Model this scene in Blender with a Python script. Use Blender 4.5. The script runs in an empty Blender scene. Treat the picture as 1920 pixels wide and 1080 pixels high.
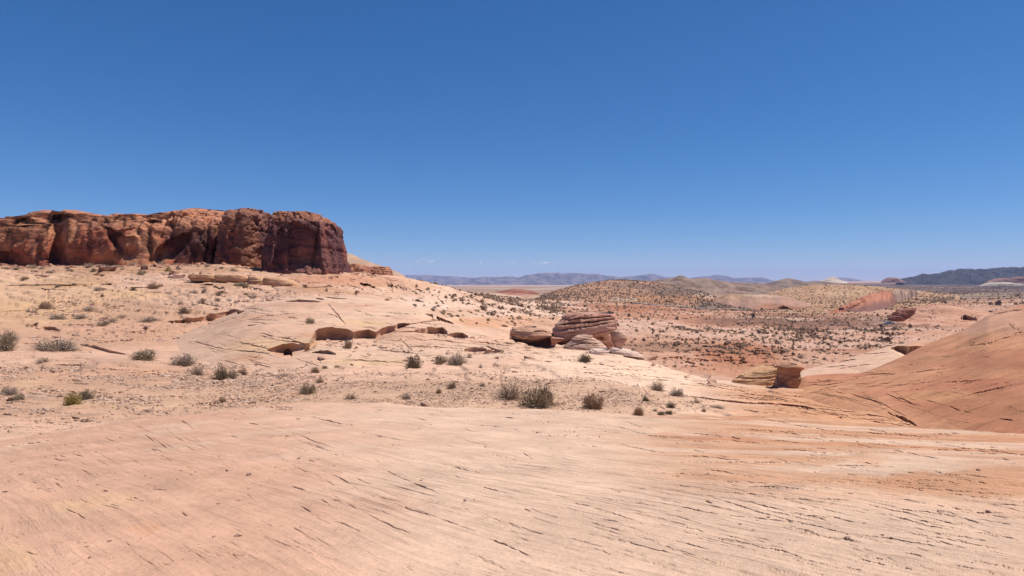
import bpy, math, random
import numpy as np
sc = bpy.context.scene
C = sc.collection
R = math.radians
F = np.float32

# ---------------------------------------------------------------- camera, sky, sun, exposure
FPX = 1280.0                                   # focal length in pixels of the 1920 wide photograph
TH = math.atan((540.0 - 524.0) / FPX)          # camera looks down a little: horizon at row 524
cam_d = bpy.data.cameras.new("camera")
cam_d.sensor_width = 36.0
cam_d.lens = 36.0 * FPX / 1920.0
cam_d.clip_start = 0.05
cam_d.clip_end = 90000.0
cam = bpy.data.objects.new("camera", cam_d)
C.objects.link(cam)
cam.location = (0, 0, 0)
cam.rotation_euler = (R(90) - TH, 0, 0)
sc.camera = cam

SUN_EL, SUN_AZ = 63.0, 84.0                    # azimuth from the view direction towards +X
world = bpy.data.worlds.new("World")
sc.world = world
world.use_nodes = True
wn = world.node_tree
wn.nodes.clear()
sky = wn.nodes.new("ShaderNodeTexSky")
sky.sky_type = 'NISHITA'
sky.sun_disc = False
sky.sun_elevation = R(SUN_EL)
sky.sun_rotation = R(SUN_AZ)
sky.altitude = 3000.0
sky.air_density = 1.0
sky.dust_density = 0.0
sky.ozone_density = 10.0
bg = wn.nodes.new("ShaderNodeBackground")
bg.inputs["Strength"].default_value = 0.106
wo = wn.nodes.new("ShaderNodeOutputWorld")
sep = wn.nodes.new("ShaderNodeSeparateColor"); cmb = wn.nodes.new("ShaderNodeCombineColor")
wn.links.new(sky.outputs[0], sep.inputs[0])
for ch, (ex, ga) in enumerate(((1.31, .88), (.93, .655), (.78, .746))):      # white balance and contrast of the sky
    m0 = wn.nodes.new("ShaderNodeMath"); m0.operation = 'MULTIPLY'; m0.inputs[1].default_value = .13
    m1 = wn.nodes.new("ShaderNodeMath"); m1.operation = 'POWER'; m1.inputs[1].default_value = ex
    m2 = wn.nodes.new("ShaderNodeMath"); m2.operation = 'MULTIPLY'; m2.inputs[1].default_value = ga/.13
    wn.links.new(sep.outputs[ch], m0.inputs[0]); wn.links.new(m0.outputs[0], m1.inputs[0]); wn.links.new(m1.outputs[0], m2.inputs[0])
    wn.links.new(m2.outputs[0], cmb.inputs[ch])
wn.links.new(cmb.outputs[0], bg.inputs[0])
wn.links.new(bg.outputs[0], wo.inputs[0])
sun_d = bpy.data.lights.new("sun", 'SUN')
sun_d.energy = 4.6
sun_d.angle = R(0.53)
sun_d.color = (1.0, 0.937, 0.87)
sun = bpy.data.objects.new("sun", sun_d)
C.objects.link(sun)
sun.rotation_euler = (R(90 - SUN_EL), 0, R(180 - SUN_AZ))
sc.view_settings.view_transform = 'Standard'
sc.view_settings.look = 'None'
sc.view_settings.exposure = 0.3
sc.view_settings.gamma = 1.0
sc.cycles.max_bounces = 5
sc.cycles.diffuse_bounces = 3
sc.cycles.volume_bounces = 1
sc.cycles.use_denoising = True

# ---------------------------------------------------------------- noise
rs = np.random.RandomState(7)
PERM = rs.permutation(256).astype(np.int32)
PERM = np.concatenate([PERM, PERM, PERM])
GR = rs.normal(size=(256, 3)).astype(F)
GR /= np.linalg.norm(GR, axis=1, keepdims=True)

def perlin(x, y, z):
    x, y, z = np.broadcast_arrays(np.asarray(x, F), np.asarray(y, F), np.asarray(z, F))
    xi = np.floor(x); yi = np.floor(y); zi = np.floor(z)
    xf = x - xi; yf = y - yi; zf = z - zi
    xi = xi.astype(np.int64) & 255; yi = yi.astype(np.int64) & 255; zi = zi.astype(np.int64) & 255
    u = xf*xf*xf*(xf*(xf*6-15)+10); v = yf*yf*yf*(yf*(yf*6-15)+10); w = zf*zf*zf*(zf*(zf*6-15)+10)
    def g(dx, dy, dz):
        h = PERM[PERM[PERM[xi+dx]+yi+dy]+zi+dz]
        G = GR[h]
        return G[..., 0]*(xf-dx)+G[..., 1]*(yf-dy)+G[..., 2]*(zf-dz)
    a = g(0,0,0); a += u*(g(1,0,0)-a)
    b = g(0,1,0); b += u*(g(1,1,0)-b)
    a += v*(b-a)
    c = g(0,0,1); c += u*(g(1,0,1)-c)
    d = g(0,1,1); d += u*(g(1,1,1)-d)
    c += v*(d-c)
    return (a + w*(c-a)) * 1.6

def fbm(x, y, z, o=4, gain=.5):
    s = 0; a = 1.0; t = 0
    for i in range(o):
        s = s + a*perlin(np.asarray(x)*2.03**i+17.3*i, np.asarray(y)*2.03**i-9.1*i, np.asarray(z)*2.03**i+3.7*i)
        t += a; a *= gain
    return s/t

def sstep(a, b, x):
    t = np.clip((x-a)/(b-a), 0, 1)
    return t*t*(3-2*t)

# ---------------------------------------------------------------- pixels and space
CT, ST = math.cos(TH), math.sin(TH)

def slope(py):                                   # z / Y of the ray through a row
    v = (540.0-np.asarray(py, dtype=float))/FPX
    return (-ST+CT*v)/(CT+ST*v)

def at(px, py, Y):
    v = (540.0-np.asarray(py, dtype=float))/FPX
    yd = CT+ST*v
    u = (np.asarray(px, dtype=float)-960.0)/FPX
    return Y*u/yd, np.asarray(Y, dtype=float)+0*u, Y*(-ST+CT*v)/yd

def project(X, Y, Z):
    d = np.maximum(Y*CT-Z*ST, 1e-3)
    up = Y*ST+Z*CT
    return 960.0+FPX*X/d, 540.0-FPX*up/d

# ---------------------------------------------------------------- objects
def tag(o, label=None, cat=None, group=None, kind=None):
    if label: o["label"] = label
    if cat: o["category"] = cat
    if group: o["group"] = group
    if kind: o["kind"] = kind
    return o

def mesh_np(name, verts, faces, mat, col=None, parent=None, smooth=True, mats=None, midx=None):
    """faces: (n,4) or (n,3) int array; col: (n,4) float point colours"""
    verts = np.ascontiguousarray(verts, F)
    faces = np.ascontiguousarray(faces, np.int32)
    k = faces.shape[1]
    me = bpy.data.meshes.new(name)
    me.vertices.add(len(verts)); me.vertices.foreach_set("co", verts.ravel())
    me.loops.add(faces.size); me.loops.foreach_set("vertex_index", faces.ravel())
    me.polygons.add(len(faces))
    me.polygons.foreach_set("loop_start", np.arange(0, faces.size, k, dtype=np.int32))
    me.polygons.foreach_set("loop_total", np.full(len(faces), k, np.int32))
    me.update(calc_edges=True)
    me.polygons.foreach_set("use_smooth", np.full(len(faces), smooth, bool))
    for m in (mats or [mat]): me.materials.append(m)
    if midx is not None: me.polygons.foreach_set("material_index", np.ascontiguousarray(midx, np.int32))
    if col is not None:
        a = me.color_attributes.new("Col", 'FLOAT_COLOR', 'POINT')
        c = np.ones((len(verts), 4), F); c[:, :col.shape[1]] = col
        a.data.foreach_set("color", c.ravel())
    me.update()
    o = bpy.data.objects.new(name, me)
    C.objects.link(o)
    if parent: o.parent = parent
    return o

def grid_faces(nr, nc, wrap=False):
    r = np.arange(nr-1)[:, None]
    c = np.arange(nc if wrap else nc-1)[None, :]
    c2 = (c+1) % nc
    return np.stack([r*nc+c, r*nc+c2, (r+1)*nc+c2, (r+1)*nc+c], -1).reshape(-1, 4)

def grid_obj(name, P, mat, col, **k):
    nr, nc = P.shape[:2]
    return mesh_np(name, P.reshape(-1, 3), grid_faces(nr, nc), mat, col.reshape(-1, col.shape[-1]), **k)

# ---------------------------------------------------------------- materials
def N(nt, t, **kw):
    n = nt.nodes.new(t)
    for k, v in kw.items():
        if k.startswith("i_"): n.inputs[k[2:]].default_value = v
        else: setattr(n, k, v)
    return n

def math_n(nt, op, a, b=None, clamp=False):
    n = nt.nodes.new("ShaderNodeMath"); n.operation = op; n.use_clamp = clamp
    for i, v in enumerate((a, b)):
        if v is None: continue
        if isinstance(v, (int, float)): n.inputs[i].default_value = v
        else: nt.links.new(v, n.inputs[i])
    return n.outputs[0]

def rock_material(name, strike=(-.73, .69, 0), across=(.69, .73, .35), fa=(.5, 7.0), bump=.02, fine=22.0,
                  crack=.5, dirt_shade=(.36, .2, .13), var=.22, gravel=False):
    m = bpy.data.materials.new(name); m.use_nodes = True
    nt = m.node_tree; nt.nodes.clear(); L = nt.links.new
    out = N(nt, "ShaderNodeOutputMaterial"); p = N(nt, "ShaderNodeBsdfPrincipled", i_Roughness=.93)
    p.inputs["Specular IOR Level"].default_value = .12
    L(p.outputs[0], out.inputs[0])
    tc = N(nt, "ShaderNodeTexCoord")
    at_ = N(nt, "ShaderNodeAttribute", attribute_name="Col")
    pos = tc.outputs["Object"]
    # bedding coordinates
    def dot(v):
        d = N(nt, "ShaderNodeVectorMath", operation='DOT_PRODUCT'); L(pos, d.inputs[0]); d.inputs[1].default_value = v
        return d.outputs["Value"]
    wob = N(nt, "ShaderNodeTexNoise", i_Scale=.45, i_Detail=2.0); L(pos, wob.inputs["Vector"])
    s_, a_ = dot(strike), dot(across)
    a2 = math_n(nt, 'ADD', a_, math_n(nt, 'MULTIPLY', wob.outputs[0], .45))
    cv = N(nt, "ShaderNodeCombineXYZ")
    L(math_n(nt, 'MULTIPLY', s_, fa[0]), cv.inputs[0]); L(math_n(nt, 'MULTIPLY', a2, fa[1]), cv.inputs[1])
    n1 = N(nt, "ShaderNodeTexNoise", i_Scale=1.0, i_Detail=5.0, i_Roughness=.62); L(cv.outputs[0], n1.inputs["Vector"])
    n2 = N(nt, "ShaderNodeTexNoise", i_Scale=fine, i_Detail=5.0, i_Roughness=.65); L(pos, n2.inputs["Vector"])
    n3 = N(nt, "ShaderNodeTexNoise", i_Scale=.9, i_Detail=6.0, i_Roughness=.6); L(pos, n3.inputs["Vector"])
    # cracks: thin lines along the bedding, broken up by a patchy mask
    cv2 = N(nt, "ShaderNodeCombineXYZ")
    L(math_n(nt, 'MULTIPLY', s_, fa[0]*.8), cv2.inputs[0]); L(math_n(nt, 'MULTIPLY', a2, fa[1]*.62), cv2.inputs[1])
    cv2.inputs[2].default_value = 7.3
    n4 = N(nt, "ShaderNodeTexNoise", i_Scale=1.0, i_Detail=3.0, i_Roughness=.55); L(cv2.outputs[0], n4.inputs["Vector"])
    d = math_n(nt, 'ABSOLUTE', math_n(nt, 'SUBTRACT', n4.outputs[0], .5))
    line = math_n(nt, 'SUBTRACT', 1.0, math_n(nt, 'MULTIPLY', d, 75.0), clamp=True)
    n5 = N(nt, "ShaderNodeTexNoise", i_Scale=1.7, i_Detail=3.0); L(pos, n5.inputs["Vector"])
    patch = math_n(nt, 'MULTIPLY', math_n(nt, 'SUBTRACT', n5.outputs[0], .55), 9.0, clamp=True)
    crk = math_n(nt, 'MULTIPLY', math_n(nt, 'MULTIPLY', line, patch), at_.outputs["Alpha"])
    cv3 = N(nt, "ShaderNodeCombineXYZ")
    L(math_n(nt, 'MULTIPLY', s_, fa[0]*2.2), cv3.inputs[0]); L(math_n(nt, 'MULTIPLY', a2, fa[1]*3.6), cv3.inputs[1]); cv3.inputs[2].default_value = 3.1
    n6 = N(nt, "ShaderNodeTexNoise", i_Scale=1.0, i_Detail=4.0, i_Roughness=.6); L(cv3.outputs[0], n6.inputs["Vector"])
    groove = math_n(nt, 'MULTIPLY', math_n(nt, 'MULTIPLY', math_n(nt, 'SUBTRACT', .43, n6.outputs[0]), 5.0, clamp=True), at_.outputs["Alpha"])
    n7 = N(nt, "ShaderNodeTexNoise", i_Scale=fine*4.5, i_Detail=3.0, i_Roughness=.7); L(pos, n7.inputs["Vector"])
    # colour
    v = math_n(nt, 'ADD', math_n(nt, 'MULTIPLY', math_n(nt, 'SUBTRACT', n1.outputs[0], .5), var*1.8),
               math_n(nt, 'ADD', math_n(nt, 'MULTIPLY', math_n(nt, 'SUBTRACT', n2.outputs[0], .5), var*1.3),
                      math_n(nt, 'MULTIPLY', math_n(nt, 'SUBTRACT', n3.outputs[0], .5), var*1.6)))
    v = math_n(nt, 'ADD', v, math_n(nt, 'MULTIPLY', math_n(nt, 'SUBTRACT', n7.outputs[0], .5), var*1.2))
    v = math_n(nt, 'SUBTRACT', v, math_n(nt, 'MULTIPLY', groove, var*.9))
    v = math_n(nt, 'ADD', v, 1.03)
    mx = N(nt, "ShaderNodeVectorMath", operation='SCALE'); L(at_.outputs["Color"], mx.inputs[0]); L(v, mx.inputs["Scale"])
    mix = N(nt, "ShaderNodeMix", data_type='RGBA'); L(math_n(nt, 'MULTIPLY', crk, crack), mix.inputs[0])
    L(mx.outputs[0], mix.inputs["A"]); mix.inputs["B"].default_value = (*dirt_shade, 1)  # crack tint: brown dirt together with the cracks' inner shade, painted in
    L(mix.outputs["Result"], p.inputs["Base Color"])
    h = math_n(nt, 'ADD', math_n(nt, 'MULTIPLY', n1.outputs[0], 1.0), math_n(nt, 'MULTIPLY', n2.outputs[0], .35))
    h = math_n(nt, 'ADD', h, math_n(nt, 'MULTIPLY', n3.outputs[0], .9))
    h = math_n(nt, 'SUBTRACT', h, math_n(nt, 'MULTIPLY', crk, .4))
    h = math_n(nt, 'SUBTRACT', h, math_n(nt, 'MULTIPLY', groove, .5))
    b = N(nt, "ShaderNodeBump", i_Strength=1.0, i_Distance=bump); L(h, b.inputs["Height"])
    L(b.outputs[0], p.inputs["Normal"])
    return m

def leaf_material(name, c1, c2, rough=.85, trans=.15):
    m = bpy.data.materials.new(name); m.use_nodes = True
    nt = m.node_tree; L = nt.links.new
    p = nt.nodes["Principled BSDF"]; p.inputs["Roughness"].default_value = rough
    p.inputs["Specular IOR Level"].default_value = .1
    tc = N(nt, "ShaderNodeTexCoord"); n = N(nt, "ShaderNodeTexNoise", i_Scale=9.0, i_Detail=3.0); L(tc.outputs["Object"], n.inputs["Vector"])
    r = N(nt, "ShaderNodeValToRGB"); L(n.outputs[0], r.inputs[0])
    r.color_ramp.elements[0].position = .35; r.color_ramp.elements[0].color = (*c1, 1)
    r.color_ramp.elements[1].position = .65; r.color_ramp.elements[1].color = (*c2, 1)
    L(r.outputs[0], p.inputs["Base Color"])
    return m

def plain_material(name, c, rough=.5, metal=0.0):
    m = bpy.data.materials.new(name); m.use_nodes = True
    nt = m.node_tree; L = nt.links.new; p = nt.nodes["Principled BSDF"]
    p.inputs["Roughness"].default_value = rough; p.inputs["Metallic"].default_value = metal
    tc = N(nt, "ShaderNodeTexCoord"); n = N(nt, "ShaderNodeTexNoise", i_Scale=5.0, i_Detail=3.0); L(tc.outputs["Object"], n.inputs["Vector"])
    r = N(nt, "ShaderNodeValToRGB"); L(n.outputs[0], r.inputs[0])
    r.color_ramp.elements[0].color = (*[v*.88 for v in c], 1); r.color_ramp.elements[1].color = (*[min(1, v*1.08) for v in c], 1)
    L(r.outputs[0], p.inputs["Base Color"])
    return m

M_slab = rock_material("foreground_slickrock", bump=.045, fine=24, fa=(.5, 7.0), crack=.28, dirt_shade=(.28, .145, .085), var=.3)
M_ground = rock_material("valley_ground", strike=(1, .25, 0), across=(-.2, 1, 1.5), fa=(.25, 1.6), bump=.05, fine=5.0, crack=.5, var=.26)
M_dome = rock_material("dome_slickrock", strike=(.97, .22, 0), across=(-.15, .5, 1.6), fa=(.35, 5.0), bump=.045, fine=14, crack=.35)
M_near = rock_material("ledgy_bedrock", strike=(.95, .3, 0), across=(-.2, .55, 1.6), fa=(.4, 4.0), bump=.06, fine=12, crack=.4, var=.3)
M_red = rock_material("red_slickrock", strike=(.8, .6, 0), across=(-.45, .6, 1.3), fa=(.35, 4.0), bump=.06, fine=14, crack=.4, dirt_shade=(.24, .1, .06), var=.34)
M_cliff = rock_material("varnished_cliff_rock", strike=(1, 0, .1), across=(-.05, .3, 1), fa=(.35, 1.2), bump=.26, fine=1.9, crack=.35, dirt_shade=(.08, .035, .025), var=.4)
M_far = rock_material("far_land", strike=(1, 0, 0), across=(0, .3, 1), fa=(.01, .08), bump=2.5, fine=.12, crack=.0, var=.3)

# ---------------------------------------------------------------- lofted land
def smooth_line(v, k):
    if k < 2: return v
    w = np.hanning(2*k+3)[1:-1]; w /= w.sum()
    return np.convolve(np.pad(v, k, mode='edge'), w, mode='valid')

def pchip(s, V, t):
    """monotone cubic through V[(n),...] at s, evaluated at t (1-D)"""
    s = np.asarray(s, float); V = np.asarray(V, float)
    h = np.diff(s)[:, None]; dl = np.diff(V, axis=0)/h
    m = np.zeros_like(V)
    a, b = dl[:-1], dl[1:]
    with np.errstate(divide='ignore', invalid='ignore'):
        m[1:-1] = np.where(a*b > 0, 2*a*b/(a+b), 0)
    m[0] = dl[0]; m[-1] = dl[-1]
    i = np.clip(np.searchsorted(s, t, side='right')-1, 0, len(s)-2)
    hh = (s[i+1]-s[i])[:, None]; x = ((t-s[i])[:, None])/hh
    return ((2*x**3-3*x**2+1)*V[i]+(x**3-2*x**2+x)*hh*m[i]+(-2*x**3+3*x**2)*V[i+1]+(x**3-x**2)*hh*m[i+1])

def columns(x0, x1, step, m0=None, m1=None):
    c = list(np.arange(x0, x1+.1, step))
    if m0 is not None:
        x = x0; st = step; l = []
        while x > m0: st *= 1.12; x -= st; l.append(x)
        c = l[::-1]+c
    if m1 is not None:
        x = x1; st = step; l = []
        while x < m1: st *= 1.12; x += st; l.append(x)
        c = c+l
    return np.array(c)

def loft(cols, lines, rows, blur=24, step=1.75):
    """lines: list of dicts; 'p': [(px, py, Y)...] or 'z': [(px, Y, z)...]; rows[i] rows between line i and i+1"""
    LY, LZ = [], []
    for l in lines:
        if 'p' in l:
            a = np.array(l['p'], float)
            py = np.interp(cols, a[:, 0], a[:, 1]); Y = np.interp(cols, a[:, 0], a[:, 2])
            k = int(l.get('blur', blur)/step)
            py = smooth_line(py, k); Y = smooth_line(Y, k)
            z = Y*slope(py)
            if 'jit' in l:
                py = py+l['jit']*fbm(cols*.017, 2.2, 5.5, 6); Y = z/slope(py)
        else:
            a = np.array(l['z'], float)
            Y = np.interp(cols, a[:, 0], a[:, 1]); z = np.interp(cols, a[:, 0], a[:, 2])
            Y = smooth_line(Y, 10); z = smooth_line(z, 10)
        LY.append(Y); LZ.append(z)
    LY = np.array(LY); LZ = np.array(LZ)
    t = np.concatenate([[i+j/r for j in range(r)] for i, r in enumerate(rows)]+[[len(lines)-1]])
    s = np.arange(len(lines))
    Y = np.exp(pchip(s, np.log(LY), t)); Z = pchip(s, LZ, t)
    # columns are vertical planes through the camera: X = Y * u (row independent up to the small pitch)
    v = Z/Y
    d = CT-v*ST
    X = Y*d*((cols[None, :]-960.0)/FPX)
    return np.stack([X, Y, Z], -1)

def carve(P, xs, top, bot, depth, front=None, edge=2.0):
    """hollow the surface under an overhanging lip: pushed away along the line of sight, most under the lip, none at the sill"""
    px, py = project(P[..., 0], P[..., 1], P[..., 2])
    t = np.interp(px, xs, top); b = np.interp(px, xs, bot)
    nz = 1.6*perlin(px*.11, py*.11, 3.3)
    inside = (px > xs[0]) & (px < xs[-1]) & (py > t+nz*.5) & (py < b) & (b-t > .6)
    if front is not None: inside &= front
    q = np.clip((b-py)/np.maximum(b-t, .1), 0, 1)
    e = np.clip(np.minimum(px-xs[0], xs[-1]-px)/(8*edge), 0, 1)**.5
    k = np.where(inside, 1+depth*e*np.clip(q*4, 0, 1)*(.55+.45*(1-q))/np.maximum(P[..., 1], .5), 1.0)
    P *= k[..., None]

def carve_grid(P, xs, top, bot, over, seed=0.0, grow=.35):
    """hollow under an overhanging lip in a land sheet: a floor running in from the sill, then an upright wall behind the lip"""
    m = P[P.shape[0]//2]; pc = project(m[:, 0], m[:, 1], m[:, 2])[0]
    js = np.where((pc > xs[0]) & (pc < xs[-1]))[0]
    if len(js) == 0: return
    JIT = .8*perlin(pc*.045+seed, seed*1.7, .5)+(.45*perlin(pc*.16+seed, seed*2.7, 3.5)+.3*np.round(2*perlin(pc*.09, seed, 7.5)))*(over > .15)
    for j in js:
        x = pc[j]; jit = float(JIT[j])
        t = float(np.interp(x, xs, top))+jit*.7; b = float(np.interp(x, xs, bot))-jit*.4
        if b-t < .5: continue
        c = project(P[:, j, 0], P[:, j, 1], P[:, j, 2])[1]; ca = np.minimum.accumulate(c)
        if ca[-1] > t or ca[0] < b: continue
        Yc = P[:, j, 1]
        n = np.argmax(ca <= ca.min()+1e-6)+1
        Yt = np.interp(-t, -ca[:n], Yc[:n]); Yb = np.interp(-b, -ca[:n], Yc[:n])
        e = min(1.0, min(x-xs[0], xs[-1]-x)/max(4.0, .18*(xs[-1]-xs[0])))**.5
        ins = np.where((c > t) & (c < b) & (np.arange(len(c)) < n+2))[0]
        q = (b-c[ins])/(b-t)
        w = np.clip((q-grow)/(1-grow), 0, 1)
        Yw = Yt+over*e*(.35+.65*np.sqrt(np.clip(1-w*w, 0, 1)))*(1+.25*jit)
        Yn = Yb+(Yw-Yb)*np.clip(q/grow, 0, 1)
        k = np.maximum(Yn/Yc[ins], 1.0)
        P[ins, j] *= k[:, None]

def ledge(P, pts, th, depth, front=None, grid=True):
    """a thin undercut along a polyline of the photograph, tapering to both ends"""
    a = np.array(pts, float); o = np.argsort(a[:, 0]); a = a[o]
    n = max(24, int((a[-1, 0]-a[0, 0])/2))
    xs = np.linspace(a[0, 0], a[-1, 0], n); y = np.interp(xs, a[:, 0], a[:, 1])
    sd = float(a[0, 0]*.37+a[0, 1]*.11)
    y = y+1.3*perlin(xs*.06, sd, .2)+.8*perlin(xs*.2, sd, 1.7)
    tp = np.sin(np.linspace(.1, np.pi-.1, n))**.6
    wv = th*tp*np.clip(.85+.7*perlin(xs*.06+3, sd, .9)+.35*perlin(xs*.23, sd, 2.4), .25, 1.8)
    if grid:
        carve_grid(P, xs, y-wv*.5, y+wv*.5, depth*(.06 if len(P[0]) > 2000 else .085), sd, .5)
    else:
        carve(P, xs, y-wv*.5, y+wv*.5, depth, front)

def rand_ledges(P, n, x0, x1, top, bot, slp, lens, ths, seed, ov=.35, keep=None):
    """many short broken ledges and cracks, following the bedding seen there"""
    rg = np.random.RandomState(seed)
    m = P[P.shape[0]//2]; pc = project(m[:, 0], m[:, 1], m[:, 2])[0]
    c = 0; tries = 0
    while c < n and tries < n*30:
        tries += 1
        x = rg.uniform(x0, x1)
        t = float(np.interp(x, *top)); b = float(np.interp(x, *bot))
        if b <= t: continue
        y = rg.uniform(t, b)
        if keep is not None and not keep(x, y, rg): continue
        L = rg.uniform(*lens)*(.6+.8*rg.rand()); th = rg.uniform(*ths)*(.7+.6*rg.rand())
        s_ = slp(x, y)+rg.normal()*.05
        j = int(np.clip(np.searchsorted(pc, x), 0, len(pc)-1))
        py = project(P[:, j, 0], P[:, j, 1], P[:, j, 2])[1]
        Yl = P[int(np.argmin(np.abs(py-y))), j, 1]
        ledge(P, [(x-L/2, y-s_*L/2+rg.normal()*.8), (x, y+rg.normal()*1.2), (x+L/2, y+s_*L/2+rg.normal()*.8)], th, ov*th*Yl/FPX/.12)
        c += 1

def blobs(px, py, base, items, warp=14, seed=0.0):
    """paint colour patches given as (cx, cy, rx, ry, colour, strength)"""
    wx = fbm(px*.016, py*.03, seed, 4)*warp*2; wy = fbm(px*.016, py*.03, seed+9, 4)*warp*.8
    col = base
    for cx, cy, rx, ry, c, s in items:
        d = ((px+wx-cx)/rx)**2+((py+wy-cy)/ry)**2
        w = (s*(1-sstep(.35, 1.25, d)))[..., None]
        col = col*(1-w)+np.array(c, F)*w
    return col

A_ = np.array((.555, .352, .240), F)      # pale pink sandstone
PK = np.array((.488, .283, .187), F)      # pinker
CR = np.array((.565, .39, .272), F)       # cream
YE = np.array((.57, .365, .19), F)       # yellow
RD = np.array((.41, .18, .095), F)      # red
OR = np.array((.47, .24, .128), F)        # orange
SO = np.array((.44, .255, .15), F)      # soil
SC = np.array((.25, .165, .125), F)      # scrub soil
WH = np.array((.62, .46, .345), F)       # whitish

def mixc(a, b, w):
    w = np.clip(w, 0, 1)[..., None]
    return a*(1-w)+b*w

# ---- foreground slab
EDGE = [(-1300, 860, 12.5), (-300, 850, 13), (0, 822, 14), (160, 800, 15.5), (330, 775, 17), (560, 753, 19), (720, 756, 18.8), (900, 769, 18.5),
        (1050, 772, 18.2), (1200, 778, 18), (1370, 775, 19), (1500, 783, 19), (1740, 802, 17), (1920, 813, 15.5), (2300, 830, 14), (3200, 840, 13)]
cols = columns(-30, 1950, 1.0, -1250, 3170)
flat = lambda py, Y: {'p': [(-1300, py, Y), (3200, py, Y)]}
S = loft(cols, [{'z': [(-1300, .55, -1.58), (3200, .55, -1.58)]}, flat(1130, 3.5), flat(1000, 4.9), flat(900, 7.0),
                {'p': [(-1300, 880, 9), (0, 850, 10.8), (600, 810, 11.2), (1200, 822, 11.2), (1700, 835, 11), (1920, 845, 10.5), (3200, 870, 9)]},
                {'p': EDGE, 'blur': 40},
                {'z': [(x, Y+.9, Y*float(slope(p))-.28) for x, p, Y in EDGE]},
                {'z': [(x, Y+2.5, Y*float(slope(p))-1.6) for x, p, Y in EDGE]}],
         [36, 90, 130, 110, 110, 10, 6])
def slick(P, amp=1.0):
    X, Y, Z = P[..., 0], P[..., 1], P[..., 2]
    al = -.73*X+.69*Y
    ac = .69*X+.73*Y+.35*Z
    w = fbm(X*.12, Y*.12, 1.5, 3)
    ac = ac+.55*w
    h = .10*fbm(X*.13, Y*.13, 4.0, 3)+.03*fbm(X*.9, Y*.9, 8.0, 4)
    h += .022*fbm(ac*1.1, al*.16, 3.0, 4)
    mask = sstep(-.15, .35, fbm(X*.3+5, Y*.3, 2.0, 3))
    for f, dpt, wd, sd in ((1.5, .012, .07, 2.0), (3.6, .010, .1, 3.0), (7.5, .007, .14, 4.0)):
        n = perlin(ac*f, al*f*.10+sd*7, sd)
        br = sstep(.0, .45, perlin(ac*f*.35, al*.45, sd+20)+.25*perlin(al*2.1, ac*2, sd))
        h -= dpt*np.clip(1-np.abs(n)/wd, 0, 1)*br*(.35+.65*mask)*sstep(-.3, .0, X/np.maximum(Y, 1))
    q = ac*.75+.2*w
    fr = q-np.floor(q)
    h += .03*(sstep(0, 1, fr)-sstep(.93, 1, fr))*mask
    return amp*h
fadeS = sstep(1.0, 3.5, S[..., 1])
S[..., 2] += slick(S)*fadeS
ey = np.interp(cols, [e_[0] for e_ in EDGE], [e_[2] for e_ in EDGE])[None]
nr_ = np.exp(-((S[..., 1]/ey-1.0)/.13)**2)
S[..., 2] += nr_*(.13*fbm(S[..., 0]*.45, S[..., 1]*.8, 91.0, 5)-.03)
px, py = project(S[..., 0], S[..., 1], S[..., 2])
X, Y, Z = S[..., 0], S[..., 1], S[..., 2]
base = np.broadcast_to(A_, S.shape).astype(F)
n = fbm(X*.25, Y*.25, 11.0, 4)
base = mixc(base, CR, sstep(450, 900, px+160*n)*(.75-.5*sstep(1750, 2000, px)))
base = mixc(base, PK, .9*(1-sstep(300, 760, px+200*n-.35*(py-750))))
st = fbm((.25*X+Y*.96)*.9, (X*.97-Y*.25)*.07, 5.0, 4)      # colour bands of the right-hand side
band = sstep(1080, 1420, px+120*n)*(1-sstep(905, 962, py-.075*(px-1500)+20*n))
base = mixc(base, OR, band*sstep(-.32, .15, st)*.9)
base = mixc(base, RD, band*sstep(.02, .4, st)*.6)
base = blobs(px, py, base, [(1850, 905, 260, 32, OR, .8), (1650, 872, 180, 16, CR, .8), (1560, 862, 120, 10, OR, .5), (1320, 820, 120, 8, RD, .45),
                            (210, 940, 60, 16, YE, .35), (140, 950, 40, 14, YE, .35), (30, 1050, 50, 30, YE, .4), (270, 990, 30, 14, OR, .4),
                            (960, 885, 320, 60, CR, .35), (640, 940, 160, 40, PK, .35), (1460, 915, 60, 8, SC, .35), (1650, 1000, 400, 80, CR, .4)], 18, 2.0)
base = base*(1+.17*fbm(X*1.3, Y*1.3, 6.0, 4)+.10*fbm(X*5, Y*5, 7.0, 3))[..., None]
base = mixc(base, CR*.97+0*base, .55*sstep(.12, .4, fbm(X*.55, Y*.55, 27.0, 5))*(1-sstep(600, 900, px)))
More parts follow.
